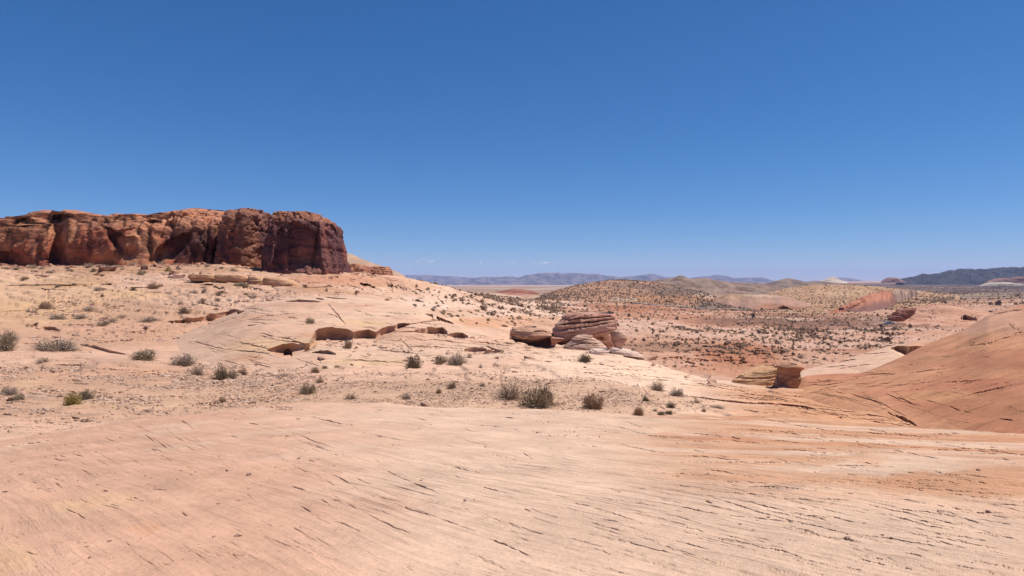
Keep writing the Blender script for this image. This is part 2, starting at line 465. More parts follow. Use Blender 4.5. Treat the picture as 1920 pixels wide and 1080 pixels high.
for pts, th, dp in [
    ([(0, 824), (90, 812), (180, 795), (260, 783)], 7, .35), ([(10, 838), (60, 832), (105, 824)], 4, .2), ([(395, 764), (470, 763), (600, 766)], 4, .3),
    ([(228, 1008), (262, 1045), (305, 1072)], 5, .10), ([(255, 965), (278, 985), (280, 1020), (318, 1048), (355, 1078)], 4, .10), ([(338, 1018), (400, 1062)], 4, .1),
    ([(35, 1035), (48, 1048), (70, 1044)], 3, .06), ([(4, 997), (38, 1010)], 4, .06), ([(425, 1040), (478, 1043)], 4, .08), ([(420, 1022), (428, 1037)], 4, .06),
    ([(474, 998), (560, 1032)], 4, .1), ([(340, 962), (352, 970)], 4, .08), ([(460, 925), (476, 938)], 4, .08),
    ([(600, 882), (640, 898), (678, 922)], 5, .14), ([(690, 928), (740, 940)], 4, .1), ([(610, 933), (650, 945), (675, 958)], 4, .12),
    ([(675, 955), (700, 970), (735, 988), (790, 1008)], 5, .14), ([(560, 948), (583, 960)], 6, .1), ([(778, 955), (850, 982), (895, 998)], 4, .12),
    ([(912, 1008), (960, 1028), (998, 1046)], 8, .16), ([(900, 963), (970, 990), (1036, 1007)], 5, .13), ([(780, 930), (870, 955), (930, 970)], 3, .1),
    ([(880, 1040), (930, 1060), (965, 1078)], 5, .1), ([(700, 1002), (776, 1024)], 3, .1), ([(760, 1062), (784, 1079)], 5, .08), ([(560, 1032), (630, 1052), (648, 1040)], 4, .08),
    ([(1065, 942), (1110, 950)], 5, .12), ([(980, 955), (995, 960)], 6, .1), ([(895, 797), (945, 801)], 4, .25), ([(978, 848), (1000, 862)], 5, .12), ([(780, 900), (795, 902)], 5, .1),
    ([(1090, 975), (1140, 990), (1180, 1000)], 4, .12), ([(1360, 1010), (1420, 1025), (1470, 1035), (1535, 1056)], 6, .18), ([(1548, 1050), (1600, 1068), (1650, 1079)], 5, .14),
    ([(1600, 1002), (1680, 1012), (1780, 1030)], 5, .18), ([(1480, 950), (1535, 960)], 4, .15), ([(1560, 945), (1640, 960)], 3, .15), ([(1680, 935), (1745, 946)], 4, .18),
    ([(1745, 946), (1830, 960), (1915, 978)], 5, .2), ([(1795, 970), (1840, 982)], 5, .15), ([(1720, 975), (1750, 982)], 4, .15), ([(1820, 998), (1920, 1006)], 4, .15),
    ([(1380, 913), (1460, 914), (1500, 918)], 6, .2), ([(1425, 925), (1500, 930)], 3, .15), ([(1240, 905), (1330, 920)], 3, .15), ([(1680, 913), (1780, 920), (1915, 930)], 4, .3),
    ([(1745, 948), (1747, 972)], 4, .1), ([(1420, 980), (1550, 1000)], 3, .15), ([(1240, 1010), (1330, 1030)], 4, .1), ([(1180, 960), (1250, 975)], 4, .12),
    ([(1320, 940), (1336, 944)], 6, .15), ([(1860, 945), (1920, 948)], 4, .2), ([(1650, 890), (1720, 893)], 3, .2), ([(1200, 1050), (1260, 1068)], 4, .1), ([(1060, 1060), (1100, 1075)], 4, .08)]:
    ledge(S, pts, th*.85, dp*.35)
vp = lambda x, y: (y-524.0)/(x+400.0)
FT = ([0, 330, 560, 900, 1200, 1500, 1740, 1920], [835, 788, 763, 778, 786, 790, 806, 816]); FB = ([0, 1920], [1085, 1085])
rand_ledges(S, 170, 560, 1920, FT, FB, vp, (20, 130), (1.9, 3.6), 301, .3)
rand_ledges(S, 110, 1250, 1920, ([1250, 1920], [800, 815]), ([1250, 1920], [930, 965]), lambda x, y: .04+.1*vp(x, y), (25, 150), (1.7, 3.2), 302, .3)
rand_ledges(S, 120, 1150, 1920, ([1150, 1920], [930, 950]), FB, vp, (30, 190), (2.0, 4.2), 303, .3)
rand_ledges(S, 300, 0, 640, FT, FB, lambda x, y: .12+.5*math.sin(x*.013+y*.02), (7, 40), (1.6, 3.2), 304, .3)

gw = (.34+.66*sstep(-.5, .0, X/np.maximum(Y, 1)+.25*fbm(X*.2, Y*.2, 17.0, 3)))*(.45+.55*sstep(-.2, .25, fbm(X*.35, Y*.35, 19.0, 3)))
o = grid_obj("sandstone_slab", S, M_slab, np.concatenate([base, gw[..., None]], -1))
tag(o, kind="structure")
SLAB = S

# ---- the ground: gravel flat, crest, hillside, valley, plain
LFT, RGT = -1300, 3200
def ln(*p, blur=26):
    p = list(p)
    return {'p': [(LFT, p[0][1], p[0][2])]+p+[(RGT, p[-1][1], p[-1][2])], 'blur': blur}
colsG = columns(-40, 1960, 1.6, -1250, 3170)
gl = [
    {'z': [(x, Y*.86, Y*float(slope(p))-.42) for x, p, Y in EDGE]},
    {'z': [(x, Y-.4, Y*float(slope(p))-.07) for x, p, Y in EDGE]},
    ln((0, 735, 20), (200, 725, 22), (350, 715, 24), (520, 715, 24), (700, 712, 25), (850, 708, 25.5), (960, 705, 26), (1160, 720, 24.5), (1300, 742, 23), (1400, 757, 22), (1500, 765, 21.5), (1740, 803, 17.5), (1920, 815, 16)),
    ln((0, 695, 26), (200, 690, 28), (350, 690, 31), (520, 692, 31), (700, 684, 32), (850, 674, 33), (960, 666, 34), (1050, 668, 34), (1160, 684, 32), (1230, 702, 31), (1300, 720, 29), (1400, 737, 27), (1500, 748, 26), (1650, 776, 21), (1740, 806, 18), (1920, 822, 17)),
    ln((0, 645, 34), (200, 642, 37), (350, 640, 40), (520, 648, 42), (700, 650, 42), (850, 652, 42), (960, 652, 41), (1050, 650, 41), (1160, 657, 38), (1230, 681, 36), (1300, 704, 34), (1400, 719, 33), (1500, 729, 31), (1650, 782, 24), (1740, 815, 19), (1920, 830, 18), blur=14),
    ln((0, 590, 50), (200, 585, 52), (350, 576, 55), (440, 572, 57), (600, 564, 57), (700, 566, 58), (800, 592, 60), (850, 606, 62), (960, 634, 62), (1050, 672, 54), (1160, 694, 50), (1230, 715, 47), (1300, 735, 44), (1400, 745, 42), (1500, 752, 41), (1700, 800, 36), (1920, 800, 36)),
    ln((0, 540, 75), (200, 536, 75), (400, 531, 75), (560, 531, 75), (700, 543, 84), (800, 562, 92), (900, 590, 98), (960, 606, 100), (1050, 632, 96), (1160, 650, 92), (1300, 672, 88), (1500, 690, 84), (1700, 695, 80), (1920, 700, 80)),
    ln((0, 498, 95), (200, 496, 96), (430, 496, 97), (520, 508, 97), (640, 509, 100), (735, 516, 118), (800, 529, 140), (860, 545, 165), (900, 558, 185), (960, 573, 195), (1050, 594, 180), (1160, 612, 175), (1300, 634, 165), (1500, 650, 155), (1700, 645, 155), (1920, 645, 155), blur=16),
    ln((0, 508, 140), (640, 514, 140), (735, 522, 165), (800, 531, 205), (860, 546, 250), (900, 554, 290), (960, 563, 320), (1050, 575, 320), (1160, 590, 310), (1300, 606, 300), (1500, 612, 305), (1667, 607, 312), (1800, 606, 312), (1920, 603, 305)),
    ln((0, 535, 420), (735, 536, 420), (860, 550, 480), (960, 553, 520), (1050, 563, 500), (1160, 569, 480), (1300, 578, 465), (1370, 580, 465), (1500, 586, 480), (1667, 588, 450), (1800, 582, 450), (1920, 574, 450)),
    ln((0, 545, 1200), (860, 545, 1200), (1200, 546, 1200), (1450, 548, 1200), (1600, 548, 1200), (1750, 550, 1100), (1920, 550, 1100)),
    ln((0, 540, 2600), (1300, 540, 2600), (1600, 536, 2600), (1920, 538, 2500)),
    ln((0, 537, 5200), (1300, 537, 5200), (1600, 530, 5200), (1920, 531, 5000)),
    ln((0, 533, 12500), (1300, 533, 12500), (1600, 527, 12500), (1920, 527, 12500)),
]
G = loft(colsG, gl, [8, 70, 60, 60, 50, 60, 75, 60, 55, 40, 40, 26, 26], blur=26, step=1.6)
X, Y, Z = (G[..., i].copy() for i in range(3))
px, py = project(X, Y, Z)
GTOP = ([300, 960, 1050, 1230, 1330, 1420], [690, 688, 696, 724, 742, 756])
gravel = np.clip(sstep(0, 14, py-np.interp(px, *GTOP)+8*fbm(X*.3, Y*.3, 4, 3))*sstep(700, 725, py+8*fbm(X*.3, Y*.3, 2, 3))*(1-sstep(1250, 1420, px+.9*(py-740)))*(1-sstep(-60, 380, 380-px)*.55), 0, 1)
def stairs(z, h, sharp=.84):
    q = z/h; f = np.floor(q); t = q-f
    return h*(f+sstep(sharp, 1.0, t)*.8+.2*t)
dist = np.clip(Y, 15, 400)
und = fbm(X*.06, Y*.06, 3.0, 4)
rough = fbm(X*.45, Y*.45, 5.0, 4)
z1 = Z + und*.0062*dist*sstep(24, 50, Y)*(1-sstep(60, 95, Y)*.4)*(1-.6*sstep(300, 900, Y)) + rough*.05*sstep(15, 60, Y)*(1-gravel) + .02*fbm(X*2.1, Y*2.1, 1.0, 3)
vrel = sstep(980, 1150, px)*sstep(48, 75, Y)*(1-sstep(330, 480, Y))
z1 = z1+vrel*(.005*dist*fbm(X*.08, Y*.08, 13.0, 4)+.32*fbm(X*.3, Y*.3, 15.0, 4))
z1 = z1+(1-sstep(700, 800, px))*sstep(36, 48, Y)*(1-sstep(85, 93, Y))*(.16*fbm(X*.35, Y*.35, 16.0, 4)+.07*fbm(X*1.1, Y*1.1, 18.0, 3))
wb = .9*fbm(X*.05+3, Y*.05, 1.0, 3)+.35*fbm(X*.22, Y*.22, 7.0, 3)
tilt = .10*X+.04*Y
big = np.clip(Y*.0085, .22, 1.6)
def terr(z, h, seed):
    wz = wb*np.clip(h*1.5, .4, 2)+tilt
    return stairs(z+wz, h)-wz
rockm = sstep(-.18, .25, fbm(X*.045+11, Y*.045, 9.0, 4)+.1)
rockm = (.35+.65*rockm)*(1-gravel)*(1-.7*sstep(350, 600, Y))
z2 = terr(z1, .16, 1)*(1-sstep(40, 55, Y))+terr(z1, .36, 2)*sstep(40, 55, Y)*(1-sstep(110, 150, Y))+terr(z1, .8, 3)*sstep(110, 150, Y)
G[..., 2] = z1+(z2-z1)*rockm*sstep(15, 18, Y)*(1-sstep(500, 800, Y))
G[..., 2] += .012*fbm(X*6, Y*6, 2.0, 2)*(1-sstep(40, 60, Y))
G[..., 2] -= 14*sstep(900, 3000, Y)*0
for xs, tp, bt, dp in [
    ((312, 340, 380, 402, 425, 457), (602, 600, 594, 588, 584, 581), (606, 609, 609, 608, 599, 584), 1.6),
    ((338, 375, 405, 428), (623, 622, 614, 604), (627, 630, 624, 608), .6),
    ((44, 58, 68, 72), (611, 608, 606, 605), (613, 615, 614, 607), .9), ((68, 88, 102, 113), (616, 613, 613, 620), (618, 623, 623, 622), .9),
    ((0, 40, 100, 170), (535, 534, 533, 536), (536, 537, 536, 537), .6), ((110, 130, 150, 170), (533, 533, 534, 537), (536, 539, 537, 538), .5),
    ((0, 40, 72, 95), (583, 582, 579, 573), (585, 584, 581, 575), .5), ((150, 175, 205, 235), (645, 647, 657, 663), (648, 656, 664, 667), .45),
    ((150, 190, 240, 300), (648, 641, 637, 633), (650, 644, 639, 634), .4), ((220, 260, 303), (625, 620, 613), (627, 624, 615), .4),
    ((310, 330, 350, 362), (520, 519, 515, 513), (522, 523, 519, 515), .6), ((95, 130, 175), (682, 683, 684), (685, 688, 687), .3),
    ((1290, 1330, 1380, 1420), (742, 747, 752, 756), (744, 750, 757, 760), .3), ((1420, 1470, 1510, 1530), (754, 757, 761, 767), (756, 763, 767, 769), .35)]:
    carve_grid(G, xs, tp, bt, dp*.3, xs[0])
rand_ledges(G, 130, 0, 420, ([0, 420], [512, 510]), ([0, 300, 420], [690, 640, 590]), lambda x, y: .06*math.sin(x*.02+y*.03)-.02, (12, 60), (1.4, 3.0), 311, .25)
rand_ledges(G, 26, 40, 520, ([40, 520], [556, 560]), ([40, 300, 520], [660, 630, 575]), lambda x, y: .1*math.sin(x*.02), (22, 70), (3.5, 7), 309, .2)
rand_ledges(G, 16, 20, 460, ([20, 460], [680, 705]), ([20, 330, 460], [800, 765, 752]), lambda x, y: .17-.0007*x, (30, 90), (3.5, 6.5), 308, .2)
rand_ledges(G, 60, 330, 700, ([330, 700], [520, 520]), ([330, 430, 700], [600, 560, 552]), lambda x, y: .12*math.sin(x*.03)+.04, (12, 60), (1.4, 3), 312, .3)
rand_ledges(G, 230, 0, 560, ([0, 300, 560], [655, 690, 700]), ([0, 330, 560], [818, 772, 748]), lambda x, y: .17-.0007*x, (25, 150), (1.7, 3.8), 313, .3)
rand_ledges(G, 120, 690, 1050, ([690, 735, 800, 860, 960, 1050], [518, 522, 535, 550, 565, 580]), ([690, 760, 800, 850, 960, 1050], [555, 570, 586, 604, 620, 625]), lambda x, y: .22-.0004*(x-690), (10, 55), (1.4, 3.0), 314, .35)
rand_ledges(G, 260, 1170, 1700, ([1170, 1700], [606, 612]), ([1170, 1230, 1300, 1400, 1500, 1700], [655, 680, 702, 700, 690, 650]), lambda x, y: .05, (12, 60), (1.6, 4.2), 315, .5)
rand_ledges(G, 40, 1280, 1470, ([1280, 1470], [640, 650]), ([1280, 1470], [695, 690]), lambda x, y: .03, (20, 80), (3.0, 8), 316, .5)
rand_ledges(G, 40, 1230, 1690, ([1230, 1690], [612, 618]), ([1230, 1300, 1400, 1690], [672, 695, 690, 645]), lambda x, y: .06, (30, 110), (3, 6), 319, .5)
rand_ledges(G, 90, 930, 1500, ([930, 1050, 1230, 1400, 1500], [660, 660, 692, 728, 738]), ([930, 1050, 1230, 1400, 1500], [700, 700, 715, 748, 765]), lambda x, y: .03+.0001*(x-900), (20, 120), (1.4, 3.0), 317, .35)
rand_ledges(G, 50, 1380, 1760, ([1380, 1500, 1640, 1760], [730, 738, 776, 806]), ([1380, 1500, 1760], [775, 780, 808]), lambda x, y: .12, (20, 110), (1.5, 3.5), 318, .35)
# colours
X, Y, Z = (G[..., i] for i in range(3))
n1 = fbm(X*.05, Y*.05, 21.0, 5); n2 = fbm(X*.25, Y*.25, 23.0, 4)
bed = fbm(Z*1.3+wb, X*.03, Y*.03, 4)
base = mixc(np.broadcast_to(A_, G.shape).astype(F), SO, sstep(-.05, .35, n1-.6*(rockm-.5)))
base = mixc(base, CR, .6*sstep(.0, .3, bed)*rockm)
base = blobs(px, py, base, [
    (200, 735, 360, 62, SO, .65), (170, 605, 300, 55, SO, .6), (480, 735, 90, 24, SO, .4), (60, 560, 190, 60, YE, .35), (250, 552, 90, 10, YE, .5), (60, 575, 90, 14, YE, .55), (240, 610, 160, 16, PK, .4), (250, 755, 120, 14, YE, .5), (60, 720, 40, 10, YE, .4),
    (300, 503, 420, 9, SO, .75), (560, 522, 130, 10, PK, .6), (650, 525, 130, 14, RD, .55), (820, 560, 80, 26, WH, .6), (900, 580, 110, 16, WH, .7), (980, 575, 130, 14, WH, .75),
    (960, 603, 130, 12, OR, .7), (850, 585, 60, 10, SO, .6), (800, 535, 70, 8, SO, .6), (1000, 555, 90, 8, SC, .45), (965, 547, 40, 6, (.30, .1, .07), .8),
    (1000, 541, 110, 1.8, WH, .9), (1110, 541, 160, 1.2, WH, .5),
    (1180, 578, 210, 9, RD, .75), (1290, 600, 230, 14, OR, .6), (1200, 612, 90, 18, WH, .6), (1290, 625, 170, 10, CR, .6), (1500, 600, 220, 13, (.30, .17, .11), .8), (1480, 572, 110, 12, OR, .5),
    (1290, 648, 150, 14, SO, .7), (1400, 662, 100, 26, RD, .8), (1400, 690, 120, 16, OR, .6), (1560, 640, 130, 26, PK, .6), (1520, 668, 80, 14, CR, .45), (1640, 610, 170, 9, SC, .55), (1640, 586, 120, 8, CR, .6), (1560, 565, 80, 10, OR, .7), (1600, 768, 170, 30, OR, .75), (1520, 748, 90, 14, OR, .6),
    (1700, 640, 160, 20, OR, .5), (1800, 560, 160, 10, YE, .5), (1780, 546, 300, 17, (.23, .15, .11), .8), (1780, 540, 320, 10, (.12, .085, .072), .9), (1860, 555, 90, 5, (.5, .4, .2), .5), (1560, 603, 280, 11, (.22, .135, .095), .8), (1420, 574, 130, 9, (.23, .15, .115), .75), (1230, 650, 130, 10, (.27, .175, .12), .6), (1650, 533, 400, 3, (.2, .14, .115), .7), (1820, 551, 160, 1.6, WH, .6), (1700, 538, 160, 1.3, WH, .5), (1880, 563, 90, 2, WH, .6), (1790, 557, 50, 4, (.55, .45, .3), .7)], 6, 5.0)
far_ = sstep(100, 160, Y)
str_ = fbm(X*.006, Y*.022, 61.0, 4)+.5*fbm(X*.02, Y*.08, 62.0, 4)
base = mixc(base, np.array((.34, .185, .105), F)+0*base, far_*sstep(.0, .3, str_)*.65*(1-sstep(900, 1500, Y)*.6))
base = mixc(base, WH+0*base, far_*sstep(.05, .3, -str_)*.7)
base = mixc(base, np.array((.27, .18, .125), F)+0*base, sstep(500, 900, Y)*.55*sstep(-.3, .2, fbm(X*.004, Y*.012, 66.0, 4))*(1-sstep(6000, 9000, Y)))
base = base*(1-(sstep(1050, 1200, px)*sstep(48, 70, Y))[..., None]*np.array((0, .05, .09), F))
base = mixc(base, np.array((.51, .335, .225), F)+0*base, gravel*.7)
crest = sstep(940, 1060, px)*(1-sstep(1270, 1440, px+50*n1))*(1-sstep(34, 44, Y))*(1-gravel)
base = mixc(base, CR*1.14, crest*.92)
redr = sstep(1260, 1450, px+90*n1)*sstep(712, 726, py)*(1-sstep(40, 48, Y))
base = mixc(base, OR*1.06, redr*(.35+.65*sstep(-.3, .2, fbm((.25*X+Y)*.8, X*.06, 2.0, 3)))*.85)
base = base*(1+.22*n2+.12*fbm(X*1.6, Y*1.6, 31.0, 3))[..., None]
yc_ = (Y+14*fbm(X*.08, Y*.08, 44.0, 4))[:-1, :-1].ravel()
hw_ = sstep(700, 780, px)*(1-sstep(1010, 1070, px))*sstep(85, 105, Y)*(1-sstep(330, 450, Y))
sn_ = fbm(X*.10+Y*.03, Y*.035-X*.02, 83.0, 5)
base = mixc(base, np.array((.33, .205, .135), F)+0*base, hw_*sstep(-.02, .22, sn_)*.75)
base = mixc(base, PK+0*base, hw_*.35)
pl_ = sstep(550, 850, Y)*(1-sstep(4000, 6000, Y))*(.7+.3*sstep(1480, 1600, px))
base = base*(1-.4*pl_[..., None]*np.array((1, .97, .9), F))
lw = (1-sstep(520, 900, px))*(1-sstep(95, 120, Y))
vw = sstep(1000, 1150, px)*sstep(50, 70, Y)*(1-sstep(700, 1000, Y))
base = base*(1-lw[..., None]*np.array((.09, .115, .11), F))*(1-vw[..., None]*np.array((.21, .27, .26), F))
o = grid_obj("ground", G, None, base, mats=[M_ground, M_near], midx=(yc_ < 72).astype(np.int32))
tag(o, kind="structure")
GPX, GPY = project(G[..., 0], G[..., 1], G[..., 2])

def ground_at(px, py, P=None, cc=None, PY=None, ymin=0, ymax=1e9):
    """nearest visible point of the land sheet in that direction"""
    P = G if P is None else P; cc = colsG if cc is None else cc; PY = GPY if PY is None else PY
    j = int(np.clip(np.searchsorted(cc, px), 1, len(cc)-1))
    c = PY[:, j]; Yc = P[:, j, 1]
    ok = (Yc > ymin) & (Yc < ymax)
    best = None
    for i in range(len(c)-1):
        if ok[i] and (c[i]-py)*(c[i+1]-py) <= 0 and c[i] > c[i+1]:
            best = i; break
    if best is None:
        best = int(np.argmin(np.where(ok, np.abs(c-py), 1e9)))
    x, y, z = P[best, j]
    return float(x), float(y), float(z)

# ---- sandstone dome with its row of hollows
colsD = columns(190, 1090, 1.0)
D = loft(colsD, [
    {'p': [(300, 712, 30.5), (360, 706, 30.5), (520, 702, 30.2), (700, 694, 31), (850, 684, 32), (960, 672, 33), (1090, 672, 36)], 'blur': 20},
    {'p': [(300, 695, 31.5), (360, 688, 32), (520, 690, 31.4), (700, 683, 32), (850, 673, 33), (960, 663, 34), (1090, 668, 37)], 'blur': 20},
    {'p': [(300, 670, 34), (360, 655, 35), (440, 645, 35), (520, 645, 34.5), (620, 648, 34.5), (700, 645, 35.3), (780, 640, 36), (850, 645, 36.5), (960, 652, 37), (1000, 655, 38), (1090, 668, 38)], 'blur': 16},
    {'p': [(300, 645, 38), (360, 622, 39), (440, 600, 40), (520, 597, 40), (620, 600, 40), (700, 603, 40.2), (780, 609, 40), (850, 624, 40), (960, 641, 40), (1000, 655, 40), (1090, 668, 40)], 'blur': 20},
    {'p': [(300, 630, 41), (360, 606, 43), (420, 588, 45), (480, 570, 46), (540, 560, 47), (610, 556, 48), (690, 559, 48), (760, 571, 47), (800, 585, 46), (850, 605, 44), (900, 622, 43), (960, 635, 42), (1000, 652, 41), (1090, 668, 41)], 'blur': 22},
    {'z': [(300, 47, -5.2), (500, 56, -3.2), (700, 56, -3.4), (850, 52, -5.0), (1090, 46, -6)]},
    {'z': [(300, 50, -7), (500, 60, -6), (700, 60, -7), (850, 57, -8), (1090, 50, -9)]}],
    [12, 90, 100, 90, 26, 8], blur=20, step=1.0)
X, Y, Z = (D[..., i].copy() for i in range(3))
wv = fbm(X*.12, Y*.12, 2.0, 3)
bcoord = Z*1.0-.08*X+.12*Y+.5*wv
h = .16*fbm(X*.2, Y*.2, 6.0, 4)+.05*fbm(X*.9, Y*.9, 9.0, 3)
msk = sstep(-.2, .3, fbm(X*.18+4, Y*.18, 3.0, 3))
for f, dp, wd, sd in ((1.3, .10, .09, 1), (3.2, .055, .12, 2), (7.0, .03, .16, 3)):
    n = perlin(bcoord*f, X*f*.07+sd*3.1, Y*f*.04+sd)
    br = sstep(-.15, .35, perlin(bcoord*f*.5, X*.16, sd+30.0))
    h -= dp*np.clip(1-np.abs(n)/wd, 0, 1)*br*(.3+.7*msk)
q = bcoord*1.8; fr = q-np.floor(q)
h += .055*(sstep(0, 1, fr)-sstep(.85, 1, fr))*(.3+.7*msk)
D[..., 2] += h
GC = project(G[120, :, 0], G[120, :, 1], G[120, :, 2])[0]
for j, x in enumerate(colsD):
    e = float(sstep(195, 500, x)*(1-sstep(1000, 1085, x)))
    if e < 1:
        gc = G[:, int(np.argmin(np.abs(GC-x)))]
        D[:, j, 2] = (np.interp(D[:, j, 1], np.maximum.accumulate(gc[:, 1]), gc[:, 2])-.35)*(1-e)+D[:, j, 2]*e
px, py = project(X, Y, Z)
base = np.broadcast_to(A_, D.shape).astype(F)
base = mixc(base, CR, .6*sstep(-.1, .3, fbm(bcoord*1.2, X*.05, 8.0, 4)))
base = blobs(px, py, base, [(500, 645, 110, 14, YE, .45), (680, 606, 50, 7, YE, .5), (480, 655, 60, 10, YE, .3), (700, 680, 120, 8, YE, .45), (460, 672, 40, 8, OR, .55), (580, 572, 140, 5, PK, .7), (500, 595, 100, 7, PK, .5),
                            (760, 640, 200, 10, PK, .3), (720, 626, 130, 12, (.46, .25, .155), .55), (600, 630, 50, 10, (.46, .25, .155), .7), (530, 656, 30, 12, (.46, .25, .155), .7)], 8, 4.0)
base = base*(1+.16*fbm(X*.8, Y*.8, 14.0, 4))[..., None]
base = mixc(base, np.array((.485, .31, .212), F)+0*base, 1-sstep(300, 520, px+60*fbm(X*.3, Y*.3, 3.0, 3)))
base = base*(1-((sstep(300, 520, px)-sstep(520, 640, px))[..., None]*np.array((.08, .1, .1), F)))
for xs, tp, bt, dp in [
    ((500, 515, 530, 548, 570, 588), (656, 651, 645, 643, 645, 642), (658, 666, 670, 668, 660, 655), 1.5),
    ((531, 537, 543, 548), (660, 654, 654, 662), (669, 670, 670, 669), 2.0),
    ((566, 577, 585, 592, 598, 620, 650, 662), (661, 650, 634, 620, 616, 614, 617, 622), (664, 661, 656, 650, 648, 649, 648, 643), 2.4),
    ((660, 672, 690, 705, 718, 730, 742), (623, 620, 618, 623, 615, 612, 611), (641, 642, 642, 640, 634, 630, 625), 1.9),
    ((740, 746, 756, 768), (612, 607, 606, 607), (624, 621, 616, 609), 1.6),
    ((584, 600, 615, 630), (661, 657, 657, 663), (662, 665, 667, 666), .9),
    ((777, 790, 800), (619, 616, 616), (623, 626, 627), .5), ((797, 802, 815, 830, 838), (616, 613, 615, 614, 620), (628, 630, 631, 631, 628), 1.5),
    ((838, 852, 866, 878), (627, 624, 624, 630), (629, 637, 638, 634), 1.7), ((797, 812, 830, 848, 851), (588, 590, 597, 604, 607), (590, 598, 605, 609, 608), 1.2),
    ((806, 812, 822, 826), (600, 599, 600, 601), (601, 602, 603, 602), .5), ((534, 560, 585, 602), (565, 562, 563, 566), (566, 568, 568, 567), .9), ((592, 600, 607), (559, 559, 561), (561, 563, 563), .6),
    ((610, 625, 650), (556, 558, 560), (558, 561, 561.5), .6), ((315, 345, 390, 430, 458), (603, 601, 594, 587, 582), (606, 609, 608, 600, 585), 1.5),
    ((880, 905, 925, 945), (661, 657, 655, 657), (668, 668, 665, 660), .9), ((912, 922, 935), (648, 651, 656), (650, 657, 660), .5), ((870, 890, 912), (654, 651, 653), (662, 664, 660), .8),
    ((740, 775, 800, 830), (622, 621, 624, 626), (623, 623.5, 626, 627), .5), ((735, 770, 800, 822), (616, 607, 602, 601), (617.5, 609, 604, 602), .4)]:
    carve_grid(D, xs, tp, bt, dp*.24, xs[0])
for pts, th, dp in [([(613, 569), (625, 582), (634, 592), (641, 602), (650, 612)], 4, .5), ([(610, 588), (628, 592), (640, 600)], 4, .5), ([(660, 575), (720, 572)], 2.5, .3), ([(440, 605), (500, 592), (560, 588)], 2.5, .4),
                    ([(530, 596), (548, 595), (560, 600)], 3, .4), ([(750, 635), (762, 648), (775, 660)], 3, .3), ([(480, 625), (560, 640)], 3, .4), ([(500, 636), (580, 645)], 3, .4), ([(440, 640), (510, 656)], 3, .4), ([(420, 655), (510, 664)], 3, .4),
                    ([(360, 640), (420, 655)], 3, .3), ([(700, 655), (790, 665)], 3, .4), ([(760, 650), (850, 652)], 3, .4), ([(640, 675), (760, 680)], 3, .4), ([(800, 636), (880, 645)], 3, .4), ([(880, 640), (960, 650)], 4, .5),
                    ([(460, 612), (480, 608)], 3, .3), ([(680, 590), (740, 595)], 2.5, .3), ([(560, 610), (600, 606)], 2.5, .3), ([(720, 586), (780, 590)], 2.5, .3)]:
    ledge(D, pts, th*1.2, dp*1.3)
DT = ([360, 420, 480, 540, 610, 690, 760, 800, 850, 900, 960, 1040], [615, 594, 575, 565, 561, 564, 577, 591, 611, 628, 641, 655])
rand_ledges(D, 190, 400, 1040, DT, ([370, 520, 700, 850, 1040], [688, 692, 684, 673, 664]), lambda x, y: (.24 if (x < 600 and y > 615) else .0) + .06 - (.35 if (x < 470 and y < 610) else 0)+.0002*(x-600), (14, 75), (1.2, 2.4), 321, .25)
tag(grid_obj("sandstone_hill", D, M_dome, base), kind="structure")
DPY = project(D[..., 0], D[..., 1], D[..., 2])[1]

# ---- red slope rising out of the frame, and the pale slab behind it
colsR = columns(1450, 1950, 1.0, None, 3170)
Rr = loft(colsR, [
    {'p': [(1440, 758, 30), (1490, 750, 28), (1560, 770, 24), (1650, 796, 21), (1740, 826, 17.2), (1920, 830, 15.2), (2300, 850, 13), (3200, 870, 12)], 'blur': 16},
    {'p': [(1440, 742, 31), (1490, 734, 29.8), (1560, 748, 26), (1650, 772, 22), (1740, 803, 18), (1920, 814, 16), (2300, 830, 14), (3200, 850, 13)], 'blur': 16},
    {'p': [(1440, 742, 32), (1490, 730, 31.5), (1560, 722, 30), (1650, 728, 27), (1740, 735, 24.5), (1830, 722, 23.5), (1920, 700, 23), (2300, 620, 22), (3200, 520, 22)], 'blur': 16},
    {'p': [(1440, 742, 33), (1480, 731, 33), (1509, 707, 33.5), (1615, 700, 34), (1690, 671, 35), (1740, 647, 35.5), (1790, 627, 36), (1815, 615, 36), (1852, 592, 36), (1890, 577, 36.5), (1920, 570, 37), (2300, 470, 38), (3200, 300, 40)], 'blur': 8},
    {'z': [(1440, 36, -5.8), (1600, 37.5, -6), (1740, 40, -5.2), (1920, 42, -3.8), (2300, 44, -2), (3200, 46, 2)]},
    {'z': [(1440, 38, -8), (1600, 40, -8), (1740, 44, -9), (1920, 48, -9), (3200, 56, -9)]}], [8, 130, 130, 14, 8], blur=14, step=1.0)
def red_disp(P, k=1.0):
    X, Y, Z = P[..., 0], P[..., 1], P[..., 2]
    w = fbm(X*.12, Y*.12, 12.0, 3)
    b = Z*1.0-.38*X+.28*Y+.5*w
    h = .14*fbm(X*.22, Y*.22, 6.5, 4)+.035*fbm(X*1.1, Y*1.1, 9.5, 3)
    m = sstep(-.1, .35, fbm(X*.2+4, Y*.2, 33.0, 3))
    for f, dp, wd, sd in ((.8, .08, .08, 1), (2.1, .05, .11, 2), (5.0, .025, .15, 3)):
        n = perlin(b*f, (X*.6+Y*.8)*f*.08+sd*3.1, sd+.5)
        br = sstep(.0, .4, perlin(b*f*.5, (X+Y)*.13, sd+40.0))
        h -= dp*np.clip(1-np.abs(n)/wd, 0, 1)*br*(.3+.7*m)
    return h*k, b
h, b = red_disp(Rr)
Rr[..., 2] += h
X, Y, Z = (Rr[..., i] for i in range(3))
px, py = project(X, Y, Z)
SL1 = np.array((.43, .195, .11), F); SL2 = np.array((.335, .13, .07), F)
base = mixc(np.broadcast_to(SL1, Rr.shape).astype(F), SL2, .75*sstep(-.25, .3, fbm(b*.8, X*.07, 3.0, 4)))
